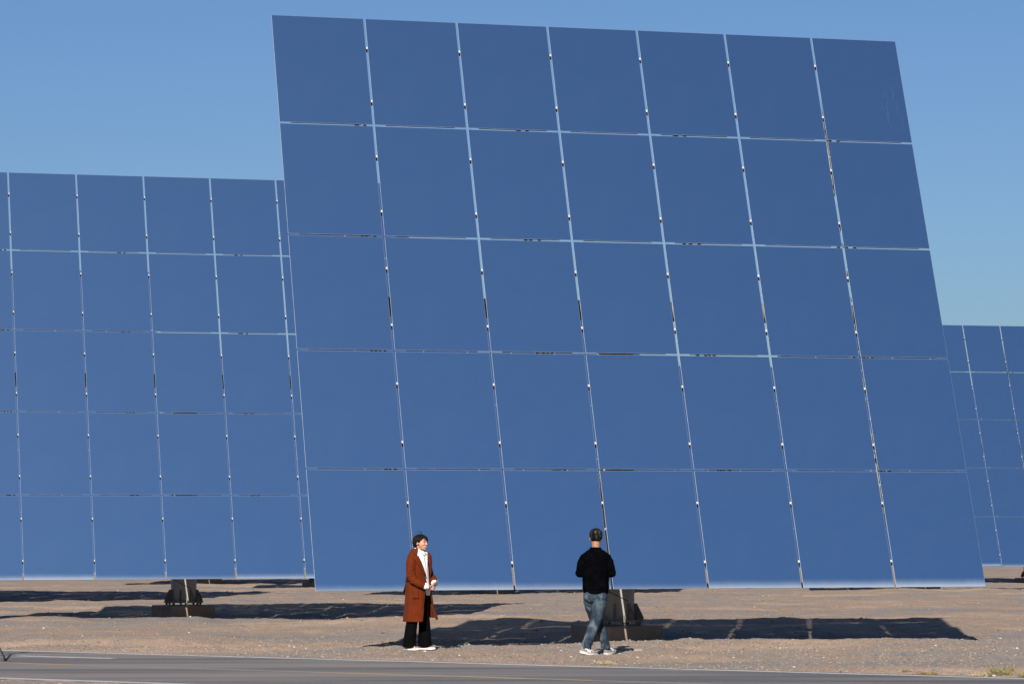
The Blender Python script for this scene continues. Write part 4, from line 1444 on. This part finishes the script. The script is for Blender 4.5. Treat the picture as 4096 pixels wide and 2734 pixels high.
def single_stone(px, py, size, m, label, seed, flat=.65):
    d = CAM_H * 12643 / (py - 2044)
    x = at_px(px, d)
    bm = bmesh.new()
    bmesh.ops.create_icosphere(bm, subdivisions=2, radius=1.0)
    for v in bm.verts:
        v.co *= 1 + .28 * mnoise.noise(v.co * 1.3 + Vector((seed, 0, 0)))
        v.co.z *= flat
        v.co *= size
    o = link('stone', finish(bm, 'stone'), m)
    o.location = (x, d, gz(x, d) + size * flat * .45)
    o.rotation_euler = (0, 0, seed)
    tag(o, label, 'stone', 'single stones lying on the roadside ground')
single_stone(1123, 2536, .040, STONES[4], 'small cream white stone on the open ground left of the woman', 1)
single_stone(1158, 2554, .042, STONES[4], 'flat pale pebble just below the cream white stone left of the woman', 8, .4)
single_stone(1215, 2543, .030, STONES[0], 'rounded grey stone on the ground right of the cream white stone', 2)
single_stone(376, 2525, .030, STONES[2], 'sandy yellow stone alone on the left ground above the road', 3)
single_stone(90, 2529, .026, STONES[0], 'bluish grey stone on the ground near the left picture edge', 4)
single_stone(3607, 2612, .034, STONES[3], 'dark brown rock on the roadside right of the big shadow', 5, .8)
single_stone(3717, 2613, .022, STONES[1], 'small reddish brown stone beside the dark rock at right', 6)
single_stone(2558, 2592, .085, STONES[2], 'flat pale stone on the ground right of the man\'s feet', 7, .3)
single_stone(3839, 2627, .014, STONES[4], 'tiny white stone near the dry tufts at far right', 9)
single_stone(248, 2722, .030, STONES[2], 'pale stone beside the near edge line at the bottom left', 10, .5)

def tuft_material(name, c1, c2): return mottled(name, c1, c2, 25, .9)
TUFT = {'green': tuft_material('dry_green_leaf', (.19, .18, .07), (.30, .27, .12)), 'brown': tuft_material('dry_brown_leaf', (.17, .10, .05), (.27, .19, .09)),
        'straw': tuft_material('straw_leaf', (.36, .28, .14), (.44, .36, .20)), 'grey': tuft_material('grey_green_leaf', (.21, .20, .13), (.29, .27, .19))}
def tuft(px, py, w, h, m, label, seed, n=260):
    d = CAM_H * 12643 / (py - 2044)
    x = at_px(px, d)
    root = empty('dry_shrub', (x, d, gz(x, d)))
    tag(root, label, 'shrub', 'dry tufts beside the road')
    rg = random.Random(seed)
    bm = bmesh.new(); bs = bmesh.new()
    centers = [(rg.uniform(-.8, .8) * w, rg.uniform(-.5, .5) * w * .6, rg.uniform(.35, 1.0)) for _ in range(7)]
    for k in range(n):
        cx, cy, ch = centers[rg.randrange(7)]
        a = rg.uniform(0, 6.283); lean = rg.uniform(.1, 1.0)
        L = h * ch * rg.uniform(.5, 1.1)
        b = Vector((cx + rg.gauss(0, .03), cy + rg.gauss(0, .03), 0))
        dv = Vector((math.cos(a) * lean, math.sin(a) * lean, 1)).normalized()
        t = b + dv * L
        if k % 5 == 0: bar(bs, b - Vector((0, 0, .01)), t, .0025, .0025)
        for q in range(3):
            p = b + dv * L * rg.uniform(.25, 1)
            s = rg.uniform(.008, .018)
            u = Vector((rg.uniform(-1, 1), rg.uniform(-1, 1), rg.uniform(-.2, 1))).normalized() * s
            v = u.cross(Vector((rg.uniform(-1, 1), rg.uniform(-1, 1), rg.uniform(-1, 1)))).normalized() * s * .4
            bm.faces.new([bm.verts.new(p - v), bm.verts.new(p + u), bm.verts.new(p + v), bm.verts.new(p - u * .5)])
    f = link('foliage', finish(bm, 'foliage'), m, root)
    link('stems', finish(bs, 'stems'), TUFT['brown'], root)
tuft(2420, 2646, .14, .055, TUFT['straw'], 'flat straw-coloured dry tuft between the man\'s feet and the road line', 1, 200)
tuft(3618, 2670, .06, .06, TUFT['grey'], 'small grey green tuft at the roadside, leftmost of the right-hand group', 2, 120)
tuft(3703, 2688, .12, .06, TUFT['brown'], 'low dark brown dry tuft touching the white road line', 3, 260)
tuft(3905, 2690, .09, .055, TUFT['straw'], 'thin yellowish tuft near the white line left of the tallest shrub', 4, 130)
tuft(4000, 2682, .16, .12, TUFT['green'], 'tallest yellow green dry shrub on the roadside at right', 5, 420)
tuft(4085, 2688, .10, .08, TUFT['green'], 'dry green tuft cut by the right picture edge', 6, 260)
